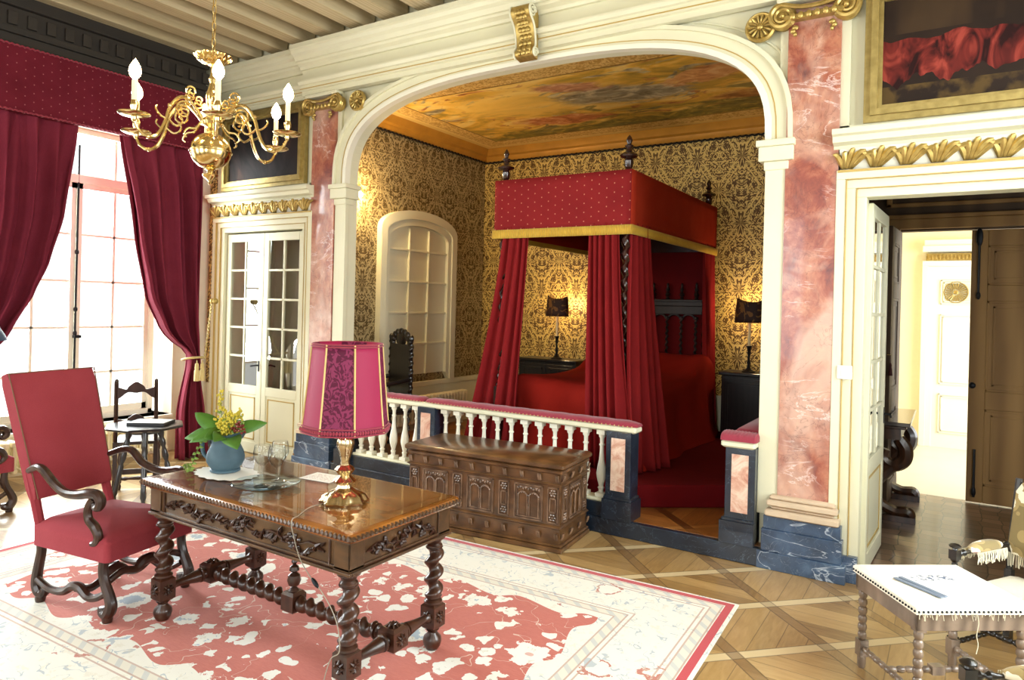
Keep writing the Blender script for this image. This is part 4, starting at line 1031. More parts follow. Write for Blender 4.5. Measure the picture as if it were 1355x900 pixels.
def shade_ring(z, r, n_=8, sub=6):
    out = []
    for i in range(n_):
        a0, a1 = 2*PI*(i)/n_+.20, 2*PI*(i+1)/n_+.20
        for k in range(sub):
            f = k/sub; b_ = 1+.03*math.sin(PI*f)
            x = (math.cos(a0)*(1-f)+math.cos(a1)*f)*r*b_; y = (math.sin(a0)*(1-f)+math.sin(a1)*f)*r*b_; out.append((x, y, z))
    return out
Z0, Z1, R0, R1 = .345, .765, .208, .166
m = MB(); m.v = []; nn = 48
rings = [shade_ring(Z0+(Z1-Z0)*k/10, R0+(R1-R0)*(k/10)**.85) for k in range(11)]
m.loft(rings, cap=False)
n_f = len(m.f); m.mi = [0 if ((i % 48)//6) % 2 == 0 else 1 for i in range(n_f)]
m.mi = [(0 if ((i % 48)//6) % 2 == 0 else 1) for i in range(n_f)]
sh = m.build('lamp_shade', [M['shade_silk'], M['shade_plain']], t, angle=20, solid=.004)
m = MB()
for i in range(8):
    a = 2*PI*i/8+.20; m.tube([((R0+(R1-R0)*(k/10)**.85+.003)*math.cos(a), (R0+(R1-R0)*(k/10)**.85+.003)*math.sin(a), Z0+(Z1-Z0)*k/10) for k in range(11)], .0045, 6)
m.build('braid', M['rope'], sh)
for z_, r_ in ((Z0+.004, R0+.002), (Z0+.035, R0-.003), (Z1-.01, R1+.003), (Z1-.0, R1+.0)):
    m = MB(); m.tube(shade_ring(z_, r_+.003), .004, 6, True); m.build('edge_braid', M['velvet_rose'], sh)
m = MB()
r_m = shade_ring(Z0+.019, R0+.004); 
for i in range(48):
    for k in range(2):
        p = Vector(r_m[i]); q = Vector(r_m[(i+1) % 48]); c_ = p.lerp(q, k/2); m.ell(tuple(c_), (.008, .008, .010), 6, 4)
m.build('trim_band', M['velvet_rose'], sh)
MB().ell((0, 0, .48), (.03, .03, .045)).build('bulb', M['bulb_dim'], t)
# cable and switch
m = MB(); m.tube(catmull([(-2.52, 2.36, TT+.003), (-2.52, 2.25, TT+.003), (-2.46, 2.13, TT+.003), (-2.445, 2.09, TT+.004), (-2.44, 2.078, TT-.02), (-2.42, 2.075, .72), (-2.376, 2.075, .63), (-2.307, 2.078, .56), (-2.26, 2.08, .53), (-2.19, 2.085, .46), (-2.15, 2.09, .38), (-2.15, 2.10, .28), (-2.19, 2.09, .24), (-2.24, 2.10, .12), (-2.25, 2.1, .03), (-2.3, 2.3, .018)], 6), .0022, 6)
c = m.build('lamp_cable', M['cable_grey'])
tag(c, 'thin twisted lamp cable hanging over the front edge of the writing table', 'cable')
m = MB(); m.ell((-2.283, 2.079, .545), (.010, .009, .028), 8, 6, Matrix.Rotation(-.9, 3, 'Y')); m.build('inline_switch', M['dark_metal'], c)

# ------------------------------------------------------------------ jug with flowers, doily, glasses, plate, paper
m = MB(); rr = random.Random(4)
rings = []
for k, (r_, z_) in enumerate(((0, 0), (.05, 0), (.12, .0), (.155, .001), (.165, .003), (.155, .004), (.05, .003), (0, .003))):
    rings.append([(r_*(1+(.05 if r_ > .14 else 0)*math.cos(2*PI*i*18/72))*math.cos(2*PI*i/72)*1.25, r_*(1+(.05 if r_ > .14 else 0)*math.cos(2*PI*i*18/72))*math.sin(2*PI*i/72)*.85, z_) for i in range(72)])
m.loft(rings); o = m.build('doily', M['lace']); o.location = (-3.38, 2.42, TT+.0005); tag(o, 'white lace doily under the grey jug', 'doily')
JP = (-3.42, 2.44, TT+.005)
t = thing('jug', 'dull blue-grey metal jug holding the flowers, on a lace doily', 'jug', JP)
prof = [(0, .002), (.070, .0), (.080, .004), (.080, .012), (.072, .018), (.088, .036), (.100, .06), (.101, .085), (.093, .115), (.080, .142), (.074, .158), (.074, .170), (.082, .190), (.096, .208), (.091, .210), (.074, .188), (.066, .17), (.085, .10), (.08, .04), (0, .03)]
rings = []
for r_, z_ in prof:
    ring = []
    for i in range(28):
        a = 2*PI*i/28; f = 1+(.34 if z_ > .185 else 0)*max(0, math.cos(a-.1))**6
        ring.append((r_*f*math.cos(a), r_*f*math.sin(a), z_+(.02*max(0, math.cos(a-.1))**6 if z_ > .19 else 0)))
    rings.append(ring)
MB().loft(rings).build('jug_body', M['jug_pewter'], t)
m = MB(); m.tube(catmull([(-.07, -.02, .19), (-.11, -.03, .20), (-.15, -.04, .165), (-.155, -.04, .12), (-.14, -.035, .075), (-.09, -.02, .045)], 6), [.010, .011, .012, .011, .009], 8); m.build('handle', M['jug_pewter'], t)
FB = thing('flower_bouquet', 'bunch of yellow goldenrod, broad leaves, ivy and berries standing in the grey jug', 'flowers', (JP[0], JP[1], JP[2]+.12))
def leafblade(m, base, d, L, W_, droop=.3, fold=.15):
    d = Vector(d).normalized(); sd = d.cross(Vector((.62, -.45, .65))).normalized(); up = sd.cross(d)
    pts = []
    for i in range(9):
        t_ = i/8; c_ = Vector(base)+d*L*t_ - Vector((0, 0, 1))*droop*L*t_*t_; w_ = W_*math.sin(PI*min(1, t_*.97+.02))**.8*(1-.25*t_)
        pts.append([c_-sd*w_+up*w_*fold, c_-up*.0005, c_+sd*w_+up*w_*fold])
    vs = [tuple(p) for r in pts for p in r]; fs = []
    for i in range(8):
        for j in range(2): a = i*3+j; fs.append((a, a+1, a+4, a+3))
    m.add(vs, fs)
rr = random.Random(11)
for i, (d, L, W_, dr) in enumerate((((-.9, -.25, .7), .21, .034, .15), ((-1, .1, .45), .20, .034, .25), ((-.95, -.5, .12), .19, .036, .3), ((1, -.45, .10), .23, .036, .25), ((.6, -.8, .35), .16, .03, .4), ((.2, -.9, .5), .14, .03, .5), ((-.4, .8, .5), .18, .03, .3), ((.4, .8, .5), .2, .03, .3), ((-.5, -.8, .3), .15, .03, .6))):
    m = MB(); leafblade(m, (.03*d[0], .03*d[1], .08), d, L*1.1, W_*1.6, dr*.8); m.build('leaf', M['leaf'], FB, solid=.0012)
for i, (d, L, lean) in enumerate((((-.15, -.1, 1), .30, .03), ((.20, -.1, 1), .20, .02), ((.45, -.15, 1), .19, .03), ((.62, 0, .9), .17, .02), ((0, -.2, .9), .15, 0), ((.3, -.35, .8), .15, .02), ((-.3, .1, 1), .17, .02), ((.1, .3, 1), .2, .02))):
    d = Vector(d).normalized(); m = MB(); p0 = Vector((.02*d.x, .02*d.y, .03)); pts = [p0+d*(L*q/6)+Vector((lean*(q/6)**2, 0, 0)) for q in range(7)]
    m.tube(pts, .0022, 5)
    st = m.build('flower_stem', M['stem'], FB)
    m = MB()
    for k in range(46):
        f = .35+.65*rr.random(); p = p0+d*L*f+Vector((lean*f*f, 0, 0)); w_ = .036*(1.15-f)+.006
        m.ell((p.x+rr.uniform(-w_, w_), p.y+rr.uniform(-w_, w_), p.z+rr.uniform(-.012, .012)), (.007, .007, .009), 5, 3)
    m.build('blossom', M['flower_yellow'] if i != 3 else M['leaf_pale'], st)
    m = MB()
    for k in range(10):
        f = .15+.6*rr.random(); p = p0+d*L*f; a = rr.uniform(0, 2*PI); leafblade(m, tuple(p), (math.cos(a), math.sin(a), .5), .045, .007, .3)
    m.build('leaflets', M['leaf_pale'], st)
m = MB(); m2 = MB()
for k in range(5):
    a = Vector((.10+.015*k, -.02+.01*(k % 2), .13+.012*(k % 3))); m2.tube([(.02, 0, .06), (.07, -.01, .12), tuple(a)], .002, 5)
    for j in range(7): m.ell((a.x+rr.uniform(-.02, .02), a.y+rr.uniform(-.02, .02), a.z+rr.uniform(-.02, .02)), .007, 6, 4)
bs = m2.build('berry_stem', M['stem'], FB); m.build('berries', M['berry'], bs)
m = MB(); path = catmull([(-.02, -.03, .09), (-.05, -.10, .06), (-.07, -.13, .0), (-.09, -.14, -.06), (-.12, -.14, -.11), (-.20, -.10, -.113), (-.28, -.06, -.112)], 6)
m.tube(path, .0018, 5); lv = MB()
for k, p in enumerate(path[4::3]):
    for sgn in (-1, 1):
        a = rr.uniform(-.4, .4)+sgn*1.2; leafblade(lv, tuple(p), (math.cos(a)*.8, math.sin(a)-.2, .3), .026, .010, .4)
iv = m.build('ivy_stem', M['stem'], FB); lv.build('ivy_leaves', M['leaf_pale'], iv, solid=.0008)
# plate and glasses
PP = (-2.98, 2.37, TT)
t = MB(); t.lathe([(0, .004), (.06, .003), (.10, .005), (.15, .014), (.168, .024), (.172, .026), (.168, .029), (.145, .02), (.10, .011), (0, .009)], 40)
o = t.build('glass_plate', M['blue_glass']); o.location = PP; tag(o, 'round clear glass plate with bluish rim carrying the stemmed glasses', 'plate')
def goblet(label, loc):
    m = MB(); m.lathe([(0, 0), (.034, .0), (.035, .002), (.01, .006), (.0035, .012), (.0035, .075), (.006, .085), (.024, .097), (.036, .12), (.038, .145), (.032, .175), (.031, .175), (.0365, .145), (.034, .12), (.022, .1), (0, .09)], 32); m.v = [(x*1.2, y*1.2, z*1.2) for x, y, z in m.v]
    o = m.build('wine_glass', M['clear_glass']); o.location = loc; tag(o, label, 'glass', 'stemmed glasses on the glass plate'); return o
goblet('stemmed wine glass on the glass plate, the one nearer the jug', (-2.985, 2.345, TT+.011))
goblet('stemmed wine glass on the glass plate, the one nearer the pink lamp', (-2.905, 2.372, TT+.011))
goblet('stemmed wine glass on the glass plate, behind the other two', (-2.99, 2.46, TT+.012))
o = MB().box((-.105, -.075, 0), (.105, .075, .001)).build('printed_card', M['printed_paper'], angle=0); o.location = (-2.90, 2.68, TT+.0005); o.rotation_euler = (0, 0, .12); tag(o, 'white printed card lying flat on the table behind the lamp', 'paper')

# ------------------------------------------------------------------ high-backed armchair
def armchair():
    t = thing('armchair', 'high-backed red upholstered armchair with dark scrolled arms beside the writing table', 'chair', (-4.08, 2.2, .013), .2)
    # seat: soft box
    def soft(hx0, hx1, hyb, hyf, z0, z1, puff, name, mat):
        m = MB(); rings = []
        for k in range(9):
            f = k/8; z = z0+(z1-z0)*min(1, f*1.25) if f < .8 else z1+puff*((f-.8)/.2)**.6; ins = 0 if f < .75 else (f-.75)/.25
            s_ = 1-.9*ins**2.2; ring = []
            for (x, y) in rr_pts:
                hy = hyb+(hyf-hyb)*(x+1)/2; xx = (hx0+hx1)/2+(hx1-hx0)/2*x*s_; ring.append((xx, y*hy*s_, z))
            rings.append(ring)
        m.loft(rings); return m.build(name, mat, t, angle=60)
    rr_pts = []
    for cx_, cy_, a0 in ((.9, -.9, -PI/2), (.9, .9, 0), (-.9, .9, PI/2), (-.9, -.9, PI)):
        for k in range(5):
            a = a0+PI/2*k/4; rr_pts.append((cx_+.1*math.cos(a), cy_+.1*math.sin(a)))
    soft(-.34, .29, .255, .295, .325, .44, .06, 'seat', M['chair_red'])
    # back: tapered upholstered slab, raked
    m = MB(); rings = []
    def back(v): return (-.30-.29*v, .38+.885*v)
    for k in range(13):
        v = .21+.79*k/12; x, z = back(v); hw = .235+.03*v; th = .036
        ring = []
        for (a, b) in [(1, -1), (1.25, -.8), (1.35, 0), (1.25, .8), (1, 1), (-1, 1), (-1, -1)]:
            ring.append((x+a*th*(1 if 0 < k < 12 else .6), b*hw, z+(.25*a*th if a > 0 else -.2*a*-th)))
        rings.append(ring)
    m.loft(rings); bk = m.build('backrest', M['chair_red'], t, angle=50)
    m = MB()
    for i in range(2):
        sy = (-1, 1)[i]; m.tube([(back(.21+.79*q/12)[0]+.040, sy*(.236+.03*q/12), back(.21+.79*q/12)[1]+.01) for q in range(13)], .0032, 6)
    m.tube([(back(1)[0]+.03, -.265, back(1)[1]+.008), (back(1)[0]+.03, .265, back(1)[1]+.008)], .0032, 6)
    m.build('piping', M['piping_brown'], bk)
    for sy in (-1, 1): MB().tube([(back(q/4)[0]-.005, sy*(.222), back(q/4)[1]) for q in (0, 1, 2, 3)], .026, 8).build('back_post', M['chair_red'], t)
    # arms
    for sy in (-1, 1):
        m = MB(); y = sy*.285
        pth = catmull([(back(.36)[0]+.02, sy*.25, .735), (-.29, sy*.275, .77), (-.22, y, .765), (-.13, y, .70), (-.03, y+sy*.012, .665), (.07, y+sy*.015, .665), (.15, y+sy*.01, .68), (.20, y, .675), (.225, y, .645), (.215, y, .615), (.19, y, .61), (.18, y, .63)], 6)
        m.tube(pth, [.017, .021, .024, .024, .025, .027, .028, .026, .022, .016], 10)
        m.tube(catmull([(.175, y, .655), (.135, y, .60), (.14, y, .54), (.19, y, .50), (.215, y, .455), (.195, y, .42), (.165, y, .41)], 6), [.022, .021, .023, .026, .024, .018, .014], 10)
        m.build('arm', M['chair_wood'], t)
    for sx, sy in ((-1, -1), (-1, 1), (1, -1), (1, 1)):
        m = MB()
        if sx > 0: x, y = .255, sy*.26; P_ = [(x-.02, y, .345), (x-.03, y, .28), (x-.015, y, .21), (x+.02, y, .14), (x+.035, y, .09), (x+.01, y, .045), (x-.025, y, .05), (x-.03, y, .075)]
        else: x, y = -.30, sy*.225; P_ = [(x-.02, y, .40), (x+.0, y, .30), (x-.015, y, .22), (x-.03, y, .15), (x-.03, y, .09), (x+.0, y, .05), (x+.03, y, .06), (x+.03, y, .085)]
        m.tube(catmull(P_, 6), [.024, .026, .027, .03, .033, .028, .02], 10)
        m.lathe([(0, 0), (.024, 0), (.028, .02), (.024, .05), (0, .06)], 12, (P_[5][0], y, 0))
        m.build('leg', M['chair_wood'], t)
    # wavy H stretcher
    m = MB()
    for sy in (-1, 1):
        y = sy*.245; m.tube(catmull([(-.30, y, .135), (-.20, y, .095), (-.09, y, .10), (-.03, y*.97, .135), (.03, y*.97, .135), (.1, y, .10), (.17, y, .11), (.245, y, .15)], 6), [.018, .02, .022, .026, .026, .022, .02, .018], 9)
    m.tube(catmull([(0, -.24, .13), (0, -.16, .10), (0, -.08, .12), (0, -.03, .155), (0, .03, .155), (0, .08, .12), (0, .16, .10), (0, .24, .13)], 6), [.02, .022, .024, .03, .03, .024, .022, .02], 9)
    m.tube(catmull([(.235, -.24, .20), (.245, -.16, .235), (.25, -.08, .22), (.25, -.03, .25), (.25, .03, .25), (.25, .08, .22), (.245, .16, .235), (.235, .24, .20)], 6), [.018, .02, .023, .03, .03, .023, .02, .018], 9)
    m.build('stretcher', M['chair_wood'], t)
    return t
ac = armchair()
dup(ac, (-6.62, 2.31, 0), PI/2, 'red upholstered armchair at the left picture edge by the window, only a dark leg showing')

# ------------------------------------------------------------------ small ladder-back chair and octagonal table by the window
t = thing('ladder_back_chair', 'small dark ladder-back chair with two wavy slats behind the octagonal table', 'chair', (-6.10, 3.46, 0), -.60+PI)
LBC = t
def side_chair(t):
    wd = M['chair_wood']
    MB().bbox((-.19, -.2, .43), (.20, .2, .455), .008).build('seat', wd, t)
    for sy in (-1, 1):
        m = MB(); m.bbox((-.20, sy*.18-.02, 0), (-.165, sy*.18+.02, .46), .003); m.at(); m.tube([(-.185, sy*.18, .45), (-.20, sy*.178, .65), (-.235, sy*.175, .93)], .019, 4); m.ell((-.238, sy*.175, .94), (.02, .02, .02)); m.build('leg', wd, t)
        m = MB(); x, y = .17, sy*.18
        m.lathe([(0, 0), (.014, 0), (.02, .03), (.013, .05), (.02, .06)], 12, (x, y, 0)); m.box((x-.02, y-.02, .06), (x+.02, y+.02, .12)); m.lathe([(.014, .12), (.02, .14), (.013, .16), (.018, .2), (.021, .25), (.013, .32), (.02, .33), (.014, .34)], 12, (x, y, 0)); m.box((x-.02, y-.02, .34), (x+.02, y+.02, .43)); m.build('leg', wd, t)
    for zc_, hh in ((.855, .048), (.61, .042)):
        m = MB(); pts = []; n_ = 24
        up = [(-.165+.33*i/n_, zc_+hh*(.5+.9*abs(math.cos(PI*(i/n_-.5)*1.0))**1.5*(1 if abs(i/n_-.5) < .22 else .35)+.25*math.cos(i/n_*4*PI))) for i in range(n_+1)]
        dn = [(-.165+.33*i/n_, zc_-hh*(.8-.9*math.sin(PI*i/n_)**2+.25*math.cos(i/n_*4*PI))) for i in range(n_, -1, -1)]
        xo = -.215-(zc_-.6)*.1; m.prism(up+dn, xo, xo+.016, 'x'); m.build('slat', wd, t, angle=40)
    m = MB()
    for sy in (-1, 1): m.turned([(.012, 0), (.018, .1), (.010, .2), (.016, .5), (.010, .8), (.018, .9), (.012, 1)], (-.165, sy*.18, .09), (.15, sy*.18, .09), 8)
    m.turned([(.012, 0), (.018, .1), (.010, .2), (.018, .5), (.010, .8), (.018, .9), (.012, 1)], (.17, -.16, .09), (.17, .16, .09), 8); m.box((-.19, -.16, .2), (-.175, .16, .24)); m.build('stretcher', wd, t)
side_chair(t); t.scale = (1, .86, 1.09)
t = thing('octagonal_table', 'small dark octagonal side table with splayed turned legs near the window', 'table', (-5.66, 3.27, 0), .25)
m = MB(); oc = lambda r_, z: [(r_*math.cos(PI/8+PI/4*i), r_*math.sin(PI/8+PI/4*i), z) for i in range(8)]
m.loft([oc(.285, .665), oc(.305, .672), oc(.305, .685), oc(.295, .69)]); m.build('tabletop', M['black_wood'], t, angle=20)
m = MB(); m.lathe([(0, .62), (.12, .62), (.13, .665), (0, .665)], 8); m.build('frame', M['black_wood'], t, angle=20)
for i in range(4):
    a = PI/4+PI/2*i; c_, s_ = math.cos(a), math.sin(a)
    m = MB(); m.turned([(.022, 0), (.026, .06), (.016, .12), (.024, .16), (.024, .2), (.014, .24), (.022, .3), (.026, .36), (.014, .42), (.022, .46), (.02, .7), (.024, .8), (.014, .84), (.022, .92), (.014, 1)], (.11*c_, .11*s_, .65), (.24*c_, .24*s_, 0), 12); m.build('leg', M['black_wood'], t)
t = thing('book', 'flat black-edged book with pale cover lying on the octagonal table', 'book', (-5.64, 3.31, .69), .62)
MB().bbox((-.15, -.11, 0), (.15, .11, .024), .002).build('book_body', M['fabric_black'], t, angle=20); MB().box((-.12, -.105, .0245), (.144, .08, .026)).build('cover_sheet', M['paper'], t, angle=0)

# ------------------------------------------------------------------ cast iron radiators
def radiator(name, label, x, y0, y1, z0, z1, axis_x=False, dx=.12, n=None):
    t = thing(name, label, 'radiator', (x, (y0+y1)/2, z0)); L = y1-y0; n = n or int(L/.065)
    for i in range(n):
        m = MB(); y = -L/2+L*(i+.5)/n; h = z1-z0
        for sx in (-1, 0, 1): m.tube([(sx*dx*.36, y, .03), (sx*dx*.36, y, h-.03)], .016, 6)
        m.bbox((-dx/2, y-.024, h-.06), (dx/2, y+.024, h), .012); m.bbox((-dx/2, y-.024, .02), (dx/2, y+.024, .07), .012); m.build('radiator_fin', M['radiator_paint'], t)
    m = MB()
    for y in (-L/2+.06, L/2-.06): m = MB(); m.lathe([(0, -z0+.0), (.016, -z0), (.014, .03), (0, .03)], 8, (0, y, 0)); m.build('foot', M['radiator_paint'], t)
radiator('radiator', 'cream cast iron radiator under the window behind the small chair', XW+.30, 3.35, 4.42, .08, .40, dx=.16)
radiator('radiator', 'cream cast iron radiator by the window behind the armchair', XW+.30, 2.35, 3.12, .08, .40, dx=.16)
radiator('radiator', 'low pale radiator against the alcove side wall behind the balustrade', -5.72, 6.32, 7.84, .22, .58)

# ------------------------------------------------------------------ floor lamp at the left edge
t = thing('floor_lamp', 'standing lamp with dark blue conical shade cut by the left picture edge', 'lamp', (-5.43, 1.83, 0))
MB().lathe([(.31, 1.44), (.30, 1.47), (.10, 1.80)], 40).build('lamp_shade', M['shade_blue'], t, angle=50)
m = MB(); m.lathe([(0, 0), (.14, 0), (.14, .02), (.03, .05), (.015, .08), (.012, 1.6), (0, 1.6)], 20); m.build('pole', M['dark_metal'], t)

# ------------------------------------------------------------------ curtains
def sheet(name, mat, xf, yl, yr, z0, z1, folds, amp, nu=90, nv=46, parent=None, th=.008):
    def f(u, v):
        z = z0+(z1-z0)*v; a, b = yl(z), yr(z); w_ = abs(b-a)
        ph = 2*PI*folds*(u+.03*math.sin(3*v+u*4))
        A = amp*min(1.0, max(.4, w_/.5))*(.75+.25*math.sin(v*2+u*9))
        A *= min(1, max(.4, (3.55-z)*1.5)); d = A*math.sin(ph)+A*.35*math.sin(ph*.5+1.3+2*v)
        return (xf(z)+d, a+(b-a)*u+.3*A*math.cos(ph)*(1 if .02 < u < .98 else 0), z)
    return MB().grid(f, nu, nv).build(name, mat, parent, angle=70, solid=th)
def interp(tab):
    tab = sorted(tab)
    def f(z):
        if z <= tab[0][0]: return tab[0][1]
        for (a, b), (c_, d) in zip(tab, tab[1:]):
            if z <= c_:
                t_ = (z-a)/(c_-a); t_ = t_*t_*(3-2*t_)*.35+t_*.65; return b+(d-b)*t_
        return tab[-1][1]
    return f
XC = -7.0
rl = interp([(.0, 4.42), (.5, 4.42), (1.02, 4.50), (1.13, 4.50), (1.20, 4.44), (1.30, 4.30), (1.40, 4.20), (1.77, 4.03), (2.38, 3.91), (3.45, 3.74)])
rr_ = interp([(0, 4.80), (.5, 4.74), (1.02, 4.64), (1.13, 4.62), (1.3, 4.64), (2., 4.63), (3.45, 4.63)])
ll = interp([(.0, 2.20), (.5, 2.25), (1.02, 2.38), (1.13, 2.40), (1.3, 2.33), (2., 2.28), (3.45, 2.2)])
lr = interp([(.0, 2.72), (.5, 2.68), (1.02, 2.58), (1.13, 2.56), (1.22, 2.66), (1.40, 2.82), (1.74, 3.02), (2.06, 3.14), (2.49, 3.24), (3.45, 3.34)])
xf = lambda z: XC-.02+.04*math.exp(-((z-1.12)/.25)**2)
t = thing('curtain', 'dark red floor-length curtain right of the window, held by a gold cord with tassels', 'curtain', (0, 0, 0)); t.location = (0, 0, 0)
sheet('curtain_drape', M['curtain_red'], xf, rl, rr_, .01, 3.45, 4, .11, parent=t)
sheet('curtain_drape', M['curtain_red'], lambda z: xf(z)-.06, rl, rr_, .01, 3.45, 5, .03, parent=t)
def tieback(label, y0, sgn, xh, yh, zh):
    t = thing('curtain_tieback', label, 'tieback', (XC, y0, 1.0))
    m = MB(); L = .085
    m.tube([(.12*math.sin(a)+.0, .105*math.cos(a), .09+.02*math.sin(a)) for a in [2*PI*i/20 for i in range(20)]], .012, 8, True)
    m.twist((.10, sgn*.07, .09), (xh-XC, yh-y0, zh-1.0), .012, .045, .4, 8, 8); m.build('cord', M['rope'], t)
    for k in (-1, 1):
        m = MB(); y = k*.032-.02*sgn; m.ell((.15, y, .03), (.02, .02, .025)); m.lathe([(.004, .08), (.006, .05), (.016, .045), (.022, .0), (.018, -.02), (.025, -.03), (.028, -.14), (.0, -.14)], 14, (.15, y, 0)); m.build('tassel', M['tassel'], t)
    m = MB(); m.at((xh-XC, yh-y0, zh-1.0), ry=PI/2); m.lathe([(0, 0), (.03, 0), (.032, .02), (.015, .03), (.03, .05), (.034, .07), (.02, .085), (0, .09)], 14); m.build('hook', M['gilt'], t)
tieback('gold cord tieback with two tassels around the right-hand curtain', 4.56, 1, XW+.42, 4.86, 1.72)
t = thing('curtain', 'dark red floor-length curtain left of the window, cut by the left picture edge', 'curtain', (0, 0, 0))
sheet('curtain_drape', M['curtain_red'], xf, ll, lr, .01, 3.45, 5, .11, parent=t)
sheet('curtain_drape', M['curtain_red'], lambda z: xf(z)-.06, ll, lr, .01, 3.45, 6, .03, parent=t)
tieback('gold cord tieback around the left-hand curtain, beyond the picture edge', 2.48, -1, XW+.42, 2.2, 1.72)
t = thing('pelmet', 'deep red dotted cloth pelmet box across the top of the window', 'pelmet', (XW, 3.3, 3.33))
m = MB(); m.box((.60, -1.4, 0), (.63, 1.40, .58)); m.box((.005, 1.38, 0), (.62, 1.41, .58)); m.box((.005, -1.41, 0), (.62, -1.38, .58)); m.build('pelmet_cloth', M['pelmet_cloth'], t, angle=0)
MB().box((.005, -1.41, .57), (.62, 1.40, .6)).build('top_board', M['black_wood'], t, angle=0)
m = MB(); m.twist((.64, -1.38, .01), (.64, 1.40, .01), .01, .04, .4, 6, 6); m.twist((.64, -1.38, .575), (.64, 1.40, .575), .01, .04, .4, 6, 6); m.build('braid', M['velvet_rose'], t)
# ------------------------------------------------------------------ carved chest
t = thing('carved_chest', 'carved dark walnut chest with arcaded panels standing against the balustrade', 'chest', (-3.02, 4.60, 0), .09)
CW, CD, CH = .655, .265, .64
wd = M['chest_wood']
m = MB(); m.box((-CW, -CD, .04), (CW, CD, .58)); body = m.build('body', wd, t, angle=0, bevel=.004)
m = MB()
for e, z0, z1 in ((.03, 0, .035), (.02, .035, .055), (.012, .16, .185), (.02, .17, .178), (.012, .47, .49), (.018, .478, .484), (.015, .555, .585)):
    m.bbox((-CW-e, -CD-e, z0), (CW+e, CD, z1), .006)
m.build('moulding', wd, t, angle=30)
MB().bbox((-CW-.035, -CD-.035, .59), (CW+.035, CD+.01, .635), .012).build('lid', wd, t, angle=40)
m = MB()
def bracket(m, fx, u, z, h=.045):
    m = MB()
    for k in (-1, 0, 1): m.tube([fx(u+k*.008, z-h/2, .008), fx(u+k*.008, z, .018), fx(u+k*.008, z+h/2, .022)], .007, 5)
    m.build('bracket', M['relief_wood'], body)
F = lambda u, z, d: (u, -CD-d, z)
R_ = lambda u, z, d: (CW+d, u, z)
Lf = lambda u, z, d: (-CW-d, u, z)
for i in range(10): bracket(m, F, -CW+.02+(2*CW-.04)*i/9, .525); bracket(m, F, -CW+.02+(2*CW-.04)*i/9, .11)
for i in range(4): bracket(m, R_, -CD+.02+(2*CD-.04)*i/3, .525); bracket(m, R_, -CD+.02+(2*CD-.04)*i/3, .11)
def fbox(m, fx, u0, u1, z0, z1, d0, d1):
    a, b = fx(u0, z0, d0), fx(u1, z1, d1); m.box(a, b)
def arcade(fx, uc, w_, z0, z1, mat='walnut'):
    m = MB()
    for e, d in ((0, .012), (.014, .007)):
        k_ = .009; a, b, c_, d_ = uc-w_/2+e, uc+w_/2-e, z0+e, z1-e
        fbox(m, fx, a, b, c_, c_+k_, 0, d); fbox(m, fx, a, b, d_-k_, d_, 0, d); fbox(m, fx, a, a+k_, c_, d_, 0, d); fbox(m, fx, b-k_, b, c_, d_, 0, d)
    n_ = 2; aw = (w_-.05)/n_; zb = z0+.02; zs_ = z1-.095
    for i in range(n_):
        c_ = uc-(w_-.05)/2+aw*(i+.5)
        m.tube([fx(c_-aw*.42, zb, .006), fx(c_-aw*.42, zs_, .006)]+[fx(c_-aw*.42*math.cos(PI*k/8), zs_+aw*.42*math.sin(PI*k/8), .008) for k in range(9)]+[fx(c_+aw*.42, zb, .006)], .006, 5)
        for k in range(6): m.ell(fx(c_-aw*.42*math.cos(PI*(k+.5)/6), zs_+aw*.3*math.sin(PI*(k+.5)/6)+.005, .008), .007, 5, 4)
    for k in range(9): m.ell(fx(uc-(w_-.06)/2+(w_-.06)*k/8, z1-.035+.006*(k % 2), .005), (.010, .010, .011), 5, 4)
    m.ell(fx(uc, zb+.05, .006), (.009, .009, .03), 6, 4)
    m.build('arched_panel', M['relief_wood'], body)
def slim(fx, uc, w_, z0, z1):
    m = MB(); k_ = .008; zm0, zm1 = z0+.075, z1-.075
    for a, b, c_, d_ in ((uc-w_/2, uc+w_/2, z0, z1), (uc-w_*.32, uc+w_*.32, zm0, zm1)):
        fbox(m, fx, a, b, c_, c_+k_, 0, .010); fbox(m, fx, a, b, d_-k_, d_, 0, .010); fbox(m, fx, a, a+k_, c_, d_, 0, .010); fbox(m, fx, b-k_, b, c_, d_, 0, .010)
    for zz in (z0+.04, z1-.04):
        m.ell(fx(uc, zz, .006), .011, 6, 4)
        for k in range(6): a = 2*PI*k/6; m.ell(fx(uc+.02*math.cos(a), zz+.02*math.sin(a), .005), .009, 5, 4)
    m.build('pilaster_panel', M['relief_wood'], body)
Z0c, Z1c = .20, .455
u = [-.6, -.41, -.205, 0, .205, .41, .6]
for uc in (-.405, 0, .405): arcade(F, uc, .23, Z0c, Z1c)
for uc in (-.60, -.2025, .2025, .60): slim(F, uc, .085, Z0c, Z1c)
for fx in (R_, Lf):
    arcade(fx, 0, .22, Z0c, Z1c); slim(fx, -.19, .08, Z0c, Z1c); slim(fx, .19, .08, Z0c, Z1c)

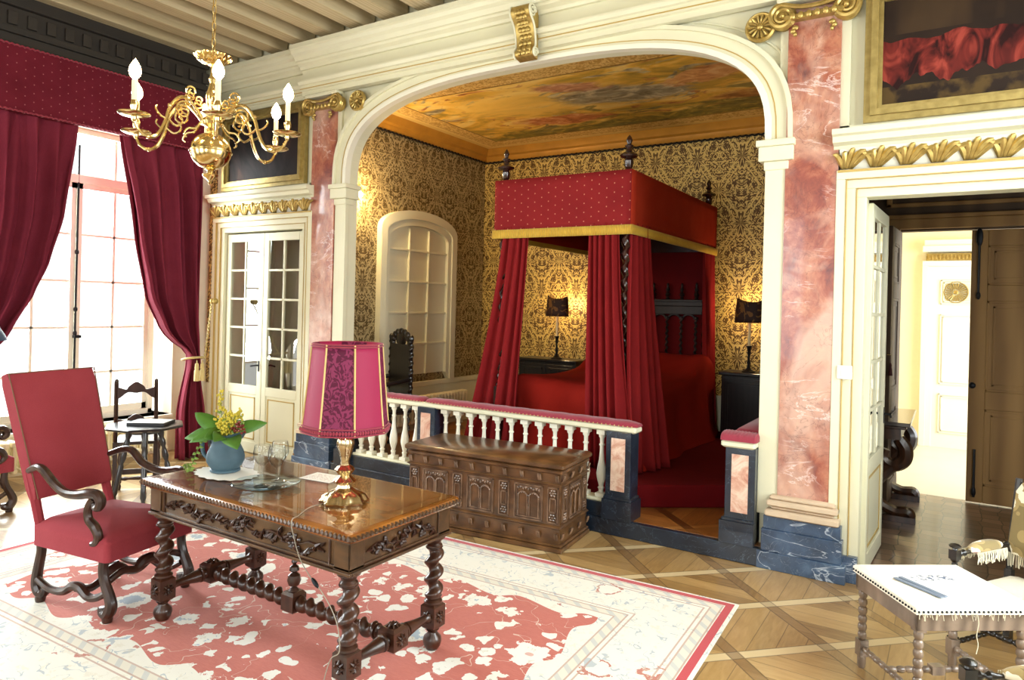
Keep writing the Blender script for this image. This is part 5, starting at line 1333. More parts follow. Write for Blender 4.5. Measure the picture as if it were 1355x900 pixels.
# ------------------------------------------------------------------ balustrade
YB = 5.06
def post(t, x0, x1, y=YB, ztop=.80):
    m = MB(); m.box((x0, y-.08, .29), (x1, y+.08, ztop)); p = m.build('post', M['blue_marble'], t, angle=0, bevel=.004)
    m = MB(); m.box((x0-.02, y-.10, .125), (x1+.02, y+.10, .275)); m.bbox((x0-.012, y-.092, .27), (x1+.012, y+.092, .30), .008); m.build('plinth', M['blue_marble'], p, angle=20)
    MB().box((x0+.05, y-.086, .345), (x1-.05, y-.07, ztop-.05)).build('marble_panel', M['pale_marble'], p, angle=0)
bal_prof = [(0, 0), (.034, 0), (.034, .03), (.020, .034), (.020, .06), (.026, .066), (.026, .074), (.018, .08), (.022, .10), (.036, .15), (.040, .185), (.034, .23), (.022, .29), (.016, .36), (.0155, .40), (.022, .405), (.022, .415), (.0155, .42), (.017, .46), (.026, .475), (.026, .488), (.034, .492), (.034, .52), (0, .52)]
def baluster_mesh():
    m = MB(); m.lathe(bal_prof, 16); m.box((-.036, -.036, 0), (.036, .036, .03)); m.box((-.034, -.034, .495), (.034, .034, .53)); return m
def balustrade(label, loc, segs, posts):
    t = thing('balustrade', label, 'balustrade', loc)
    x_a, x_b = segs
    return t
t = thing('balustrade', 'white balustrade with rose velvet top rail running behind the carved chest', 'balustrade', (0, 0, 0)); t.location = (-3.6, YB, .125)
off = Vector((3.6, -YB, -.125))
def local(o): o.location = off; return o
holder = t
class Sub: pass
def add_local(mb, name, mat, parent, **kw):
    mb.v = [(x+3.6, y-YB, z-.125) for x, y, z in mb.v]; return mb.build(name, mat, parent, **kw)
XL, XR = -5.22, -2.06
for x0, x1 in ((-5.21, -5.02), (-4.17, -3.97), (-2.265, -2.06)):
    m = MB(); m.box((x0, YB-.08, .29), (x1, YB+.08, .80)); p = add_local(m, 'post', M['black_marble'], t, angle=0, bevel=.004)
    m = MB(); m.box((x0-.02, YB-.10, .125), (x1+.02, YB+.10, .275)); m.bbox((x0-.012, YB-.092, .27), (x1+.012, YB+.092, .30), .008); add_local(m, 'plinth', M['black_marble'], p, angle=20)
    m = MB(); m.box((x0+.045, YB-.086, .345), (x1-.045, YB-.07, .75)); add_local(m, 'marble_panel', M['pale_marble'], p, angle=0)
for x0, x1 in ((-5.02, -4.17), (-3.97, -2.265)):
    m = MB(); m.box((x0, YB-.075, .125), (x1, YB+.075, .235)); add_local(m, 'base_block', M['black_marble'], t, angle=0, bevel=.004)
    m = MB(); m.bbox((x0, YB-.065, .235), (x1, YB+.065, .262), .008); add_local(m, 'base_rail', M['cream'], t, angle=20)
m = MB(); m.bbox((XL, YB-.07, .795), (XR+.03, YB+.07, .845), .012); add_local(m, 'hand_rail', M['cream'], t, angle=20)
def cushion(m, x0, x1, y0=YB-.075, y1=YB+.075, z0=.845, z1=.885):
    n_ = 40; rings = []
    for i in range(n_+1):
        f = i/n_; x = x0+(x1-x0)*f; e = min(1, min(f, 1-f)*n_/2.)**.5*.35+.65
        rings.append([(x, (y0+y1)/2+(y1-y0)/2*math.cos(a)*1.02*e, z0+(z1-z0)*max(0, math.sin(a))**.7*e*(1+.05*math.sin(i*1.7))+(0 if math.sin(a) > 0 else .0)) for a in [2*PI*k/16 for k in range(16)]])
    m.loft(rings)
for a, b in ((XL, -4.12), (-4.10, XR+.04)):
    m = MB(); cushion(m, a, b); add_local(m, 'cushion', M['velvet_rose'], t, angle=60)
m = MB()
for i in range(88):
    x = XL+.03+i*.036
    m.ell((x, YB-.0745, .848), .006, 5, 4)
add_local(m, 'nail_row', M['rope'], t)
bm_ = baluster_mesh(); first = None
for (x0, x1, n_) in ((-5.02, -4.17, 6), (-3.97, -2.265, 12)):
    for i in range(n_):
        x = x0+(x1-x0)*(i+.5)/n_
        if first is None:
            first = bm_.build('baluster', M['white_paint'], t, angle=40); o = first
        else:
            o = first.copy(); COL.objects.link(o); o.parent = t
        o.location = (x+3.6, 0, .26-.125)
t = thing('balustrade', 'short balustrade stub with marble post and rose cushion at the right of the opening', 'balustrade', (-1.22, YB, .125))
def add2(mb, name, mat, parent, **kw):
    mb.v = [(x+1.22, y-YB, z-.125) for x, y, z in mb.v]; return mb.build(name, mat, parent, **kw)
x0, x1 = -1.345, -1.14
m = MB(); m.box((x0, YB-.08, .29), (x1, YB+.08, .80)); p = add2(m, 'post', M['black_marble'], t, angle=0, bevel=.004)
m = MB(); m.box((x0-.03, YB-.10, .125), (x1+.0, YB+.10, .28)); m.bbox((x0-.02, YB-.092, .275), (x1, YB+.092, .305), .008); add2(m, 'plinth', M['black_marble'], p, angle=20)
m = MB(); m.box((x0+.045, YB-.086, .345), (x1-.045, YB-.07, .75)); add2(m, 'marble_panel', M['pale_marble'], p, angle=0)
m = MB(); m.bbox((x0-.03, YB-.10, .795), (x1+.0, YB+.10, .845), .012); m.bbox((x0+.02, YB+.09, .795), (x1, 5.9, .845), .012); add2(m, 'hand_rail', M['cream'], t, angle=20)
m = MB(); m.bbox((x0+.02, YB+.09, .125), (x1, 5.9, .24), .004); m.bbox((x0+.03, YB+.09, .24), (x1-.01, 5.85, .80), .004); add2(m, 'side_panel', M['blue_marble'], t, angle=20)
m = MB(); cushion(m, x0-.04, x1+.01, YB-.11, YB+.11, .845, .90); add2(m, 'cushion', M['velvet_rose'], t, angle=60)
m = MB(); m.bbox((x0+.01, YB+.11, .845), (x1, 5.9, .90), .02); add2(m, 'cushion', M['velvet_rose'], t, angle=60)

# ------------------------------------------------------------------ dais and four-poster bed
FZ = .128
BX0, BX1, BY0, BY1 = -3.87, -2.43, 5.74, 8.33
DZ_ = .315
o = MB().prism([(-4.25, 5.34), (-2.19, 5.34), (-1.42, 5.92), (-1.42, 7.93), (-2.27, 7.93), (-2.27, 8.38), (-4.04, 8.38), (-4.04, 7.93), (-4.25, 7.93)], FZ, DZ_, 'z').build('dais', M['dais_carpet'], angle=20, bevel=.012)
tag(o, 'low platform covered in dark red carpet under the four-poster bed', 'platform')
t = thing('four_poster_bed', 'four-poster bed with red dotted canopy, gold fringe and dark twisted posts', 'bed', ((BX0+BX1)/2, (BY0+BY1)/2, DZ_))
bo = ((BX0+BX1)/2, (BY0+BY1)/2, DZ_)
def addb(mb, name, mat, parent=t, **kw):
    mb.v = [(x-bo[0], y-bo[1], z-bo[2]) for x, y, z in mb.v]; return mb.build(name, mat, parent, **kw)
PX0, PX1, PY0, PY1 = BX0+.07, BX1-.06, BY0+.07, BY1-.12
CT, CB = 2.985, 2.46
for x, y in ((PX0, PY0), (PX1, PY0), (PX0, PY1), (PX1, PY1)):
    m = MB(); m.box((x-.05, y-.05, DZ_), (x+.05, y+.05, .95)); m.lathe([(.03, .95), (.055, .96), (.055, .98), (.03, 1.0), (.05, 1.04), (.05, 1.06), (.03, 1.1)], 16, (x, y, 0))
    m.twist2((x, y, 1.08), (x, y, 2.9), .050, .125, .6); p = addb(m, 'post', M['bed_wood'])
    m = MB(); m.lathe([(.0, CT-.03), (.04, CT-.02), (.035, CT+.01), (.026, CT+.02), (.036, CT+.035), (.042, CT+.09), (.03, CT+.11), (.075, CT+.125), (.085, CT+.14), (.07, CT+.155), (.03, CT+.175), (.022, CT+.20), (.036, CT+.215), (.04, CT+.225), (.018, CT+.24), (.022, CT+.255), (.03, CT+.275), (.02, CT+.30), (.006, CT+.32), (0, CT+.325)], 18, (x, y, 0)); addb(m, 'finial', M['bed_wood'], p)
# canopy
def panel(name, p0, p1, mat, th=.02):
    m = MB(); (xa, ya), (xb, yb) = p0, p1; n_ = 24; d = Vector((xb-xa, yb-ya, 0)).normalized(); nrm = Vector((d.y, -d.x, 0))
    def f(u, v): 
        z = CB+(CT-CB)*v; w_ = .0015*math.sin(u*17)*(1-v)+.001*math.sin(u*41+2)*(1-v)
        return (xa+(xb-xa)*u+nrm.x*w_, ya+(yb-ya)*u+nrm.y*w_, z-(.035*(1-v)*(1-min(1, min(u, 1-u)*7)))*0)
    m.grid(f, n_, 6); return addb(m, name, mat, can, solid=th)
m = MB(); m.box((BX0+.01, BY0+.01, CT-.06), (BX1-.01, BY1, CT-.02)); can = addb(m, 'canopy', M['bed_lining'], t, angle=0)
panel('valance', (BX0, BY0), (BX1, BY0), M['canopy_front']); panel('valance', (BX1, BY0), (BX1, BY1), M['canopy_side']); panel('valance', (BX0, BY1), (BX0, BY0), M['canopy_side'])
m = MB(); e = .020
for xa, ya, xb, yb in ((BX0-e, BY0-e, BX1+e, BY0-e), (BX1+e, BY0-e, BX1+e, BY1), (BX0-e, BY0-e, BX0-e, BY1)):
    n_ = 60 if xa != xb else 90
    def f(u, v): 
        q = .004*math.sin(u*n_*2*PI); return (xa+(xb-xa)*u+(q if xa == xb else 0), ya+(yb-ya)*u+(q if ya == yb else 0), CB-.05+.085*v)
    m.grid(f, n_*4, 2)
addb(m, 'fringe', M['fringe_gold'], can, solid=.008)
# inner rails
m = MB(); m.box((PX0-.03, PY0-.03, 2.80), (PX1+.03, PY0+.03, 2.9)); m.box((PX0-.03, PY1-.03, 2.45), (PX1+.03, PY1+.03, 2.9)); m.box((PX0-.03, PY0, 2.80), (PX0+.03, PY1, 2.9)); m.box((PX1-.03, PY0, 2.80), (PX1+.03, PY1, 2.9)); addb(m, 'rail', M['bed_wood'], can, angle=0)
# bed curtains hanging along paths
DK = 0
def drape(name, pts_top, pts_bot, z0, z1, folds, amp, ph0=0., pinch=None):
    T_ = [Vector((a, b, 0)) for a, b in pts_top]; Bt = [Vector((a, b, 0)) for a, b in pts_bot]
    global DK; DK += 1; name_k = DK*1.7
    def pl(P, u):
        x = u*(len(P)-1); i = min(int(x), len(P)-2); return P[i].lerp(P[i+1], x-i), (P[i+1]-P[i]).normalized()
    def f(u, v):
        z = z0+(z1-z0)*v; k = (1-v)**1.3
        a, da = pl(T_, u); b, db = pl(Bt, u); c_ = a.lerp(b, k); d = (da*(1-k)+db*k).normalized(); nn_ = Vector((d.y, -d.x, 0))
        ph = 2*PI*folds*u+ph0+.5*math.sin(3*v)+.9*math.sin(5.3*u+ph0+name_k)+.4*math.sin(11*u+4*v); A = amp*(.7+.6*k)
        w_ = A*math.sin(ph)+.3*A*math.sin(ph*.5+2*v+1)
        return (c_.x+nn_.x*w_, c_.y+nn_.y*w_, z)
    m = MB().grid(f, int(folds*14), 36); return addb(m, name, M['bed_curtain'], t, angle=70, solid=.007)
drape('bed_curtain', [(PX0+.04, PY0-.06), (PX0+.32, PY0-.05)], [(PX0-.40, PY0-.02), (PX0+.20, PY0-.08)], DZ_+.01, 2.52, 4, .034)
drape('bed_curtain', [(PX0-.05, PY0+.02), (PX0-.05, PY0+.35)], [(PX0-.16, PY0-.0), (PX0-.10, PY0+.3)], DZ_+.01, 2.52, 4, .028)
drape('bed_curtain', [(PX1-.36, PY0-.05), (PX1-.06, PY0-.06)], [(PX1-.30, PY0-.08), (PX1+.16, PY0-.20)], DZ_+.01, 2.52, 5, .038)
drape('bed_curtain', [(PX1+.04, PY0-.03), (PX1+.055, PY0+.36)], [(PX1+.16, PY0-.20), (PX1+.30, PY0+.30)], DZ_+.01, 2.52, 4, .038, 1.)
drape('bed_curtain', [(PX1+.055, PY1-.32), (PX1+.055, PY1+.04)], [(PX1+.15, PY1-.40), (PX1+.12, PY1+.05)], DZ_+.01, 2.52, 5, .026)
drape('bed_curtain', [(PX0-.055, PY1-.30), (PX0-.055, PY1+.04)], [(PX0-.09, PY1-.35), (PX0-.09, PY1+.05)], DZ_+.01, 2.52, 5, .026)
m = MB(); m.box((PX0-.02, PY1+.05, 1.0), (PX1+.02, PY1+.07, 2.5)); addb(m, 'back_cloth', M['bed_lining'], t, angle=0)
# headboard with arcade and finials
m = MB(); yh = PY1-.02
m.box((PX0+.04, yh, 1.80), (PX1-.04, yh+.06, 1.87)); m.box((PX0+.04, yh-.015, 1.85), (PX1-.04, yh+.07, 1.88)); m.box((PX0+.04, yh, .6), (PX1-.04, yh+.05, 1.18)); m.box((PX0+.04, yh+.005, 1.70), (PX1-.04, yh+.04, 1.80))
hb = addb(m, 'headboard', M['headboard_wood'], t, angle=0, bevel=.006)
for i in range(7):
    x = PX0+.12+(PX1-PX0-.24)*i/6
    m = MB(); m.twist((x, yh+.025, 1.18), (x, yh+.025, 1.66), .02, .07, .35, 8, 8); m.lathe([(0, 1.64), (.03, 1.65), (.03, 1.67), (0, 1.68)], 10, (x, yh+.025, 0)); addb(m, 'baluster', M['headboard_wood'], hb)
    m = MB(); m.lathe([(.0, 1.88), (.028, 1.885), (.016, 1.91), (.032, 1.94), (.016, 1.97), (.026, 2.0), (.012, 2.03), (.018, 2.06), (0, 2.09)], 10, (x, yh+.025, 0)); addb(m, 'finial', M['headboard_wood'], hb)
m = MB()
for i in range(6):
    x = PX0+.12+(PX1-PX0-.24)*(i+.5)/6; r_ = .075
    m.tube([(x+r_*math.cos(a), yh+.025, 1.64+.06*math.sin(a)) for a in [PI*k/10 for k in range(11)]], .014, 6); m.tube([(x+.03*math.cos(a), yh+.02, 1.735+.03*math.sin(a)) for a in [2*PI*k/10 for k in range(10)]], .008, 5, True)
addb(m, 'arcade', M['headboard_wood'], hb)
# bed cover: draped soft block with folds; pillows under it at the head
m = MB(); rings = []; nn = 120
X0b, X1b, Y0b, Y1b = PX0+.02, PX1+.16, PY0+.12, PY1-.06
def top_z(x, y):
    fy = (y-Y0b)/(Y1b-Y0b); z = 1.045+.03*math.sin(x*4+1)*math.sin(y*3); z += .22*math.exp(-((fy-.86)/.13)**2)*(1-.15*math.cos((x-X0b)/(X1b-X0b)*2*PI)); return z
def rpt(k, n_, hx, hy, r_):
    """point on a rounded rectangle by angle index"""
    per = [(hx-r_, -hy+r_, -PI/2), (hx-r_, hy-r_, 0), (-hx+r_, hy-r_, PI/2), (-hx+r_, -hy+r_, PI)]
    s_ = k/n_*4; q = int(s_) % 4; f = s_-int(s_); cxx, cyy, a0 = per[q]
    if f < .3: a = a0+PI/2*f/.3; return (cxx+r_*math.cos(a), cyy+r_*math.sin(a))
    c2 = per[(q+1) % 4]; g = (f-.3)/.7; a = a0+PI/2; p = (cxx+r_*math.cos(a), cyy+r_*math.sin(a)); a2 = c2[2]; p2 = (c2[0]+r_*math.cos(a2), c2[1]+r_*math.sin(a2)); return (p[0]+(p2[0]-p[0])*g, p[1]+(p2[1]-p[1])*g)
cxb, cyb, hxb, hyb = (X0b+X1b)/2, (Y0b+Y1b)/2, (X1b-X0b)/2, (Y1b-Y0b)/2
for j, (sc_, zf) in enumerate([(1.10, 0.), (1.06, .08), (1.03, .2), (1.01, .35), (1.0, .5), (1.0, .65), (1.0, .8), (.995, .9), (.97, .97), (.92, 1.), (.8, 1.), (.65, 1.), (.5, 1.), (.35, 1.), (.2, 1.), (.05, 1.)]):
    ring = []
    for k in range(nn):
        x, y = rpt(k, nn, hxb, hyb, .10); amp = .035*(1-zf)+.006; w_ = amp*(math.sin(k*.55+2*zf)+.7*math.sin(k*.31+1-3*zf)+.3*math.sin(k*1.3)) if sc_ > .95 else 0
        L_ = math.hypot(x, y); ex = x*sc_+x/L_*w_; ey = y*sc_+y/L_*w_
        px_, py_ = cxb+ex, cyb+ey; py_ = min(py_, PY1-.03)
        zt = top_z(px_, py_); ring.append((px_, py_, DZ_+.01+(zt-DZ_-.01)*zf))
    rings.append(ring)
m.loft(rings); o = addb(m, 'bed_cover', M['bed_cover'], t, angle=70)
m = MB(); m.bbox((X0b+.05, Y0b+.05, DZ_), (X1b-.12, Y1b-.02, .95), .03); addb(m, 'mattress', M['bed_lining'], t, angle=20)

# ------------------------------------------------------------------ night stands with lamps
def nightstand(label, x0, x1, y0=7.95, y1=8.34):
    t = thing('night_stand', label, 'bedside cabinet', ((x0+x1)/2, (y0+y1)/2, FZ)); hx, hy, h = (x1-x0)/2, (y1-y0)/2, .94
    m = MB(); m.box((-hx+.02, -hy+.02, .04), (hx-.02, hy, h-.04)); m.box((-hx, -hy, 0), (hx, hy, .06)); m.build('body', M['black_wood'], t, angle=0, bevel=.005)
    MB().bbox((-hx-.01, -hy-.01, h-.04), (hx+.01, hy, h), .008).build('top', M['black_wood'], t)
    n_ = 1 if hx < .35 else 2
    for i in range(n_):
        xa = -hx+.04+(2*hx-.08)*i/n_; xb = -hx+.04+(2*hx-.08)*(i+1)/n_-.01
        d = MB(); d.box((xa, -hy+.005, .09), (xb, -hy+.02, h-.07)); k_ = .03
        for (a, b, c_, e_) in ((xa+.04, xb-.04, .14, .17), (xa+.04, xb-.04, h-.14, h-.11), (xa+.04, xa+.06, .14, h-.11), (xb-.06, xb-.04, .14, h-.11)): d.box((a, -hy-.003, c_), (b, -hy+.01, e_))
        dd = d.build('door', M['black_wood'], t, angle=0, bevel=.003)
        MB().ell((xb-.03, -hy-.01, h*.55), .014, 8, 6).build('knob', M['dark_metal'], dd)
    return t
nightstand('dark wooden bedside cabinet on the left of the bed, seen between the bed curtains', -4.95, -4.06)
nightstand('dark wooden bedside cabinet on the right of the bed by the arch jamb', -2.24, -1.60)
def nlamp(label, x, y):
    t = thing('bedside_lamp', label, 'lamp', (x, y, FZ+.94))
    MB().lathe([(0, 0), (.075, 0), (.075, .012), (.05, .02), (.02, .05), (.014, .09), (.024, .11), (.014, .13), (.012, .2), (.022, .22), (.014, .24), (.03, .29), (.034, .30), (0, .30)], 16).build('lamp_base', M['iron'], t)
    MB().lathe([(0, .30), (.016, .30), (.016, .56), (0, .56)], 12).build('candle_tube', M['candle'], t)
    MB().ell((0, 0, .66), (.028, .028, .04)).build('bulb', M['bulb_dim'], t)
    def f(u, v):
        a = -PI*1.02+PI*1.04*u; r_ = .165-.02*v; z = .56+.255*v+.022*math.cos(2*PI*(u-.1))*v
        return (r_*math.cos(a), r_*.62*math.sin(a)-.0, z)
    MB().grid(f, 28, 6).build('lamp_shade', M['shade_dark'], t, angle=60, solid=.004)
    return t
nlamp('bedside lamp with dark curved half shade on the left cabinet', -4.42, 8.08)
nlamp('bedside lamp with dark curved half shade on the right cabinet', -1.95, 8.08)

# ------------------------------------------------------------------ carved chair inside the alcove behind the pink lamp
t = thing('carved_chair', 'dark carved high-backed chair in the alcove, mostly hidden behind the pink lamp shade', 'chair', (-5.35, 5.78, FZ), -.35)
MB().bbox((-.25, -.25, .40), (.25, .25, .46), .02).build('seat', M['black_wood'], t)
for sx in (-1, 1):
    for sy in (-1, 1):
        m = MB(); m.twist((sx*.21, sy*.21, 0), (sx*.21, sy*.21, .42), .026, .09, .3, 10, 10); m.build('leg', M['black_wood'], t)
m = MB(); m.box((-.24, .20, .45), (.24, .24, 1.16)); 
for sx in (-1, 1): m.twist((sx*.23, .22, .45), (sx*.23, .22, 1.2), .028, .09, .3, 10, 10); m.ell((sx*.23, .22, 1.23), (.03, .03, .045))
for i in range(9):
    a = PI*i/8; m.ell((.2*math.cos(a), .22, 1.17+.13*math.sin(a)), (.045, .03, .045), 8, 5)
m.ell((0, .22, 1.22), (.12, .03, .09)); m.build('backrest', M['black_wood'], t)
for sx in (-1, 1):
    m = MB(); m.tube(catmull([(sx*.24, .2, .78), (sx*.26, .05, .76), (sx*.27, -.12, .74), (sx*.27, -.23, .70), (sx*.27, -.22, .66)], 6), .026, 8); m.tube([(sx*.25, -.2, .45), (sx*.26, -.2, .7)], .02, 8); m.build('arm', M['black_wood'], t)

# small wall light on the arch jamb
t = thing('wall_light', 'small glowing bulb on the alcove wall just right of the left arch impost', 'wall lamp', (-5.86, 5.77, 2.98))
MB().bbox((-.01, -.03, -.03), (.02, .03, .03), .005).build('wall_plate', M['white_paint'], t); m = MB(); m.tube([(.015, 0, 0), (.05, 0, 0)], .018, 10); m.build('socket', M['white_paint'], t)
MB().ell((.09, 0, 0), (.045, .035, .035)).build('bulb', M['bulb'], t)
# ------------------------------------------------------------------ chandelier
CHP = Vector((-3.262, 2.195, 0))
t = thing('chandelier', 'brass branched chandelier with lit candle bulbs and a polished globe', 'chandelier', (CHP.x, CHP.y, 2.34))
def addc(mb, name, mat, parent=None, **kw):
    mb.v = [(x, y, z-2.34) for x, y, z in mb.v]; return mb.build(name, mat, parent or t, **kw)
BRS = M['brass']
m = MB()
m.lathe([(0, 2.335), (.009, 2.340), (.007, 2.352), (.016, 2.362), (.036, 2.378), (.040, 2.388), (.016, 2.396), (.014, 2.408), (.026, 2.416), (.020, 2.43)], 18); addc(m, 'finial', BRS)
m = MB(); m.ell((0, 0, 2.51), (.10, .10, .095), 28, 16); m.tube([(.102*math.cos(2*PI*i/28), .102*math.sin(2*PI*i/28), 2.505) for i in range(28)], .004, 5, True); addc(m, 'globe', BRS)
m = MB(); m.lathe([(.02, 2.59), (.03, 2.61), (.018, 2.63), (.05, 2.645), (.055, 2.66), (.05, 2.675), (.02, 2.69), (.016, 2.72), (.03, 2.75), (.034, 2.79), (.022, 2.83), (.012, 2.86), (.02, 2.88), (.012, 2.90), (.010, 2.96), (.02, 2.965)], 18); addc(m, 'stem', BRS)
m = MB(); rings = []
for r_, z_ in ((.012, 2.955), (.05, 2.96), (.085, 2.985), (.092, 3.0), (.088, 3.003), (.05, 2.972), (.012, 2.965)):
    rings.append([(r_*(1+(.05*math.cos(12*2*PI*i/72) if r_ > .07 else 0))*math.cos(2*PI*i/72), r_*(1+(.05*math.cos(12*2*PI*i/72) if r_ > .07 else 0))*math.sin(2*PI*i/72), z_) for i in range(72)])
m.loft(rings); addc(m, 'crown_dish', BRS)
m = MB(); z = 2.97; i = 0
while z < 4.44:
    L = .042; c_ = z+L*.5
    m.tube([((.010*math.cos(a) if i % 2 else 0), (0 if i % 2 else .010*math.cos(a)), c_+.026*math.sin(a)) for a in [2*PI*k/10 for k in range(10)]], .0035, 5, True)
    z += L; i += 1
addc(m, 'chain', BRS)
R_ = .40
vdir = math.atan2(-CHP.y, -CHP.x)   # towards the camera
arm0 = None
for k in range(6):
    a = vdir+.06+k*PI/3
    def mk(mb, name, mat, parent=None):
        mb.v = [(x*math.cos(a)-y*math.sin(a), x*math.sin(a)+y*math.cos(a), z) for x, y, z in mb.v]; return addc(mb, name, mat, parent)
    m = MB()
    m.tube(catmull([(.05, 0, 2.66), (.08, 0, 2.70), (.13, 0, 2.745), (.18, 0, 2.74), (.225, 0, 2.68), (.25, 0, 2.60), (.285, 0, 2.535), (.33, 0, 2.515), (.375, 0, 2.535), (R_, 0, 2.58)], 6), [.007, .008, .009, .009, .009, .009, .009, .008, .007], 8)
    m.tube(spiral((.155, 0, 2.685), .045, .010, 1.6, 2.2, 'xz', 26, -1), [.006, .006, .005, .004], 6)
    m.tube(spiral((.115, 0, 2.79), .032, .008, 1.5, -2., 'xz', 22, 1), [.006, .005, .004], 6)
    m.tube(catmull([(.24, 0, 2.63), (.20, 0, 2.60), (.17, 0, 2.61), (.16, 0, 2.635), (.175, 0, 2.65)], 5), [.006, .006, .005, .004], 6)
    m.tube(catmull([(.06, 0, 2.65), (.09, 0, 2.61), (.13, 0, 2.60), (.15, 0, 2.57), (.135, 0, 2.555)], 5), [.005, .006, .005, .004], 6)
    m.tube(catmull([(.24, 0, 2.62), (.27, 0, 2.63), (.295, 0, 2.655), (.29, 0, 2.675)], 5), [.006, .005, .004], 6)
    m.tube(spiral((.07, 0, 2.755), .028, .006, 1.3, 3.5, 'xz', 18, 1), .005, 6)
    for p in ((.33, 0, 2.515), (.225, 0, 2.69), (.13, 0, 2.75)): m.ell(p, .012, 8, 5)
    m.lathe([(.006, 2.57), (.012, 2.58), (.012, 2.60), (.016, 2.605), (.013, 2.625), (.018, 2.64), (.018, 2.655), (.014, 2.67), (.014, 2.66)], 12, (R_, 0, 0))
    arm = mk(m, 'arm', BRS)
    m = MB(); m.lathe([(.006, 2.594), (.03, 2.592), (.062, 2.60), (.072, 2.607), (.070, 2.610), (.06, 2.604), (.03, 2.598), (.006, 2.60)], 24, (R_, 0, 0)); mk(m, 'drip_pan', BRS, arm)
    m = MB(); m.lathe([(.0, 2.65), (.0125, 2.65), (.0125, 2.765), (0, 2.77)], 12, (R_, 0, 0)); mk(m, 'candle', M['candle'], arm)
    m = MB(); m.lathe([(.008, 2.768), (.022, 2.785), (.027, 2.805), (.022, 2.83), (.008, 2.855), (0, 2.865)], 12, (R_, 0, 0)); mk(m, 'bulb', M['bulb'], arm)

# ------------------------------------------------------------------ console table in the second room
t = thing('console_table', 'dark console table with stone top and big scroll legs in the second room', 'table', (-.62, 7.2, 0))
MB().bbox((-.31, -.50, .815), (.33, .56, .85), .006).build('tabletop', M['marble_slab'], t)
m = MB(); m.box((-.31, -.46, .70), (.26, .52, .815)); m.bbox((-.31, -.48, .79), (.30, .54, .815), .006); m.build('apron', M['console_wood'], t, angle=20)
for sy in (-1, 1):
    m = MB(); y = sy*.42+.03
    m.tube(catmull([(.24, y, .70), (.29, y, .62), (.28, y, .52), (.20, y, .47), (.13, y, .52), (.15, y, .6)], 6), [.05, .06, .06, .05, .035], 8)
    m.tube(catmull([(.20, y, .47), (.10, y, .36), (.05, y, .25), (.10, y, .14), (.22, y, .08), (.32, y, .08), (.34, y, .04)], 6), [.055, .06, .05, .045, .045, .05, .04], 8)
    m.box((-.05, y-.05, 0), (.38, y+.05, .05)); m.build('leg', M['console_wood'], t)
m = MB(); m.bbox((-.30, -.46, 0), (.0, .52, .10), .01); m.build('base', M['black_wood'], t)
t = thing('key_tassel', 'small dark red tassel hanging from the key of the far dark door leaf', 'tassel', (-.485, 7.25, 1.20))
MB().lathe([(0, 0), (.02, 0), (.014, .06), (.008, .08), (.013, .09), (.008, .11), (.002, .12), (.002, .19), (0, .19)], 10).build('fringe', M['tassel_dark'], t); m = MB(); m.tube([(0, 0, .19), (-.03, 0, .19)], .004, 6); m.build('key', M['brass'], t)

# ------------------------------------------------------------------ bobbin-legged stool table with nailed cloth
SR = .625
t = thing('upholstered_stool', 'low bobbin-legged stool table with pale nailed cloth top at the right', 'stool', (0, 0, 0), SR)
sx_, sy_ = Vector((math.cos(SR), math.sin(SR), 0)), Vector((-math.sin(SR), math.cos(SR), 0))
cst = Vector((-.11, 3.48, 0))+sx_*.27+sy_*.25; t.location = (cst.x, cst.y, 0)
HXs, HYs = .27, .25
def bob(m, p0, p1, r_, n_):
    pr = []
    for i in range(n_):
        for k in range(7):
            a = PI*k/6; pr.append((max(r_*.55, r_*math.sin(a)) if k in (0, 6) else r_*(.55+.45*math.sin(a)), (i+(1-math.cos(a))/2)/n_))
    m.turned(pr, p0, p1, 12)
m = MB(); rings = []
for e, z in ((0, .465), (0, .492), (.01, .50), (.06, .504), (.15, .507), (.24, .508)): rings.append([(a*max(.001, HXs-e), b*max(.001, HYs-e), z) for a, b in ((-1, -1), (0, -1), (1, -1), (1, 0), (1, 1), (0, 1), (-1, 1), (-1, 0))])
m.loft(rings); m.build('cloth_top', M['stool_cloth'], t, angle=50)
m = MB()
for sgn in (-1, 1):
    for i in range(26): m.ell((-HXs+.01+(2*HXs-.02)*i/25, sgn*(HYs+.002), .478), .0055, 6, 4)
    for i in range(24): m.ell((sgn*(HXs+.002), -HYs+.01+(2*HYs-.02)*i/23, .478), .0055, 6, 4)
m.build('nail_row', M['dark_metal'], t)
m = MB(); h0, h1 = .39, .468
m.box((-HXs+.01, -HYs+.01, h0), (HXs-.01, -HYs+.035, h1)); m.box((-HXs+.01, HYs-.035, h0), (HXs-.01, HYs-.01, h1)); m.box((-HXs+.01, -HYs+.01, h0), (-HXs+.035, HYs-.01, h1)); m.box((HXs-.035, -HYs+.01, h0), (HXs-.01, HYs-.01, h1)); m.build('apron', M['bobbin_wood'], t, angle=0, bevel=.003)
for sx in (-1, 1):
    for sy in (-1, 1):
        x, y = sx*(HXs-.035), sy*(HYs-.035); m = MB(); m.box((x-.022, y-.022, .34 if False else .38), (x+.022, y+.022, .46)); bob(m, (x, y, .385), (x, y, .14), .021, 6); m.box((x-.022, y-.022, .06), (x+.022, y+.022, .14)); m.lathe([(0, 0), (.015, 0), (.02, .02), (.02, .06), (0, .06)], 10, (x, y, 0)); m.build('leg', M['bobbin_wood'], t)
m = MB(); a, b = HXs-.057, HYs-.057; zz = .10
for sx in (-1, 1): bob(m, (sx*(HXs-.035), -b, zz), (sx*(HXs-.035), b, zz), .016, 9)
bob(m, (-a-.02, 0, zz), (-.03, 0, zz), .016, 5); bob(m, (.03, 0, zz), (a+.02, 0, zz), .016, 5); m.box((-.03, -.02, zz-.02), (.03, .02, zz+.02)); m.build('stretcher', M['bobbin_wood'], t)
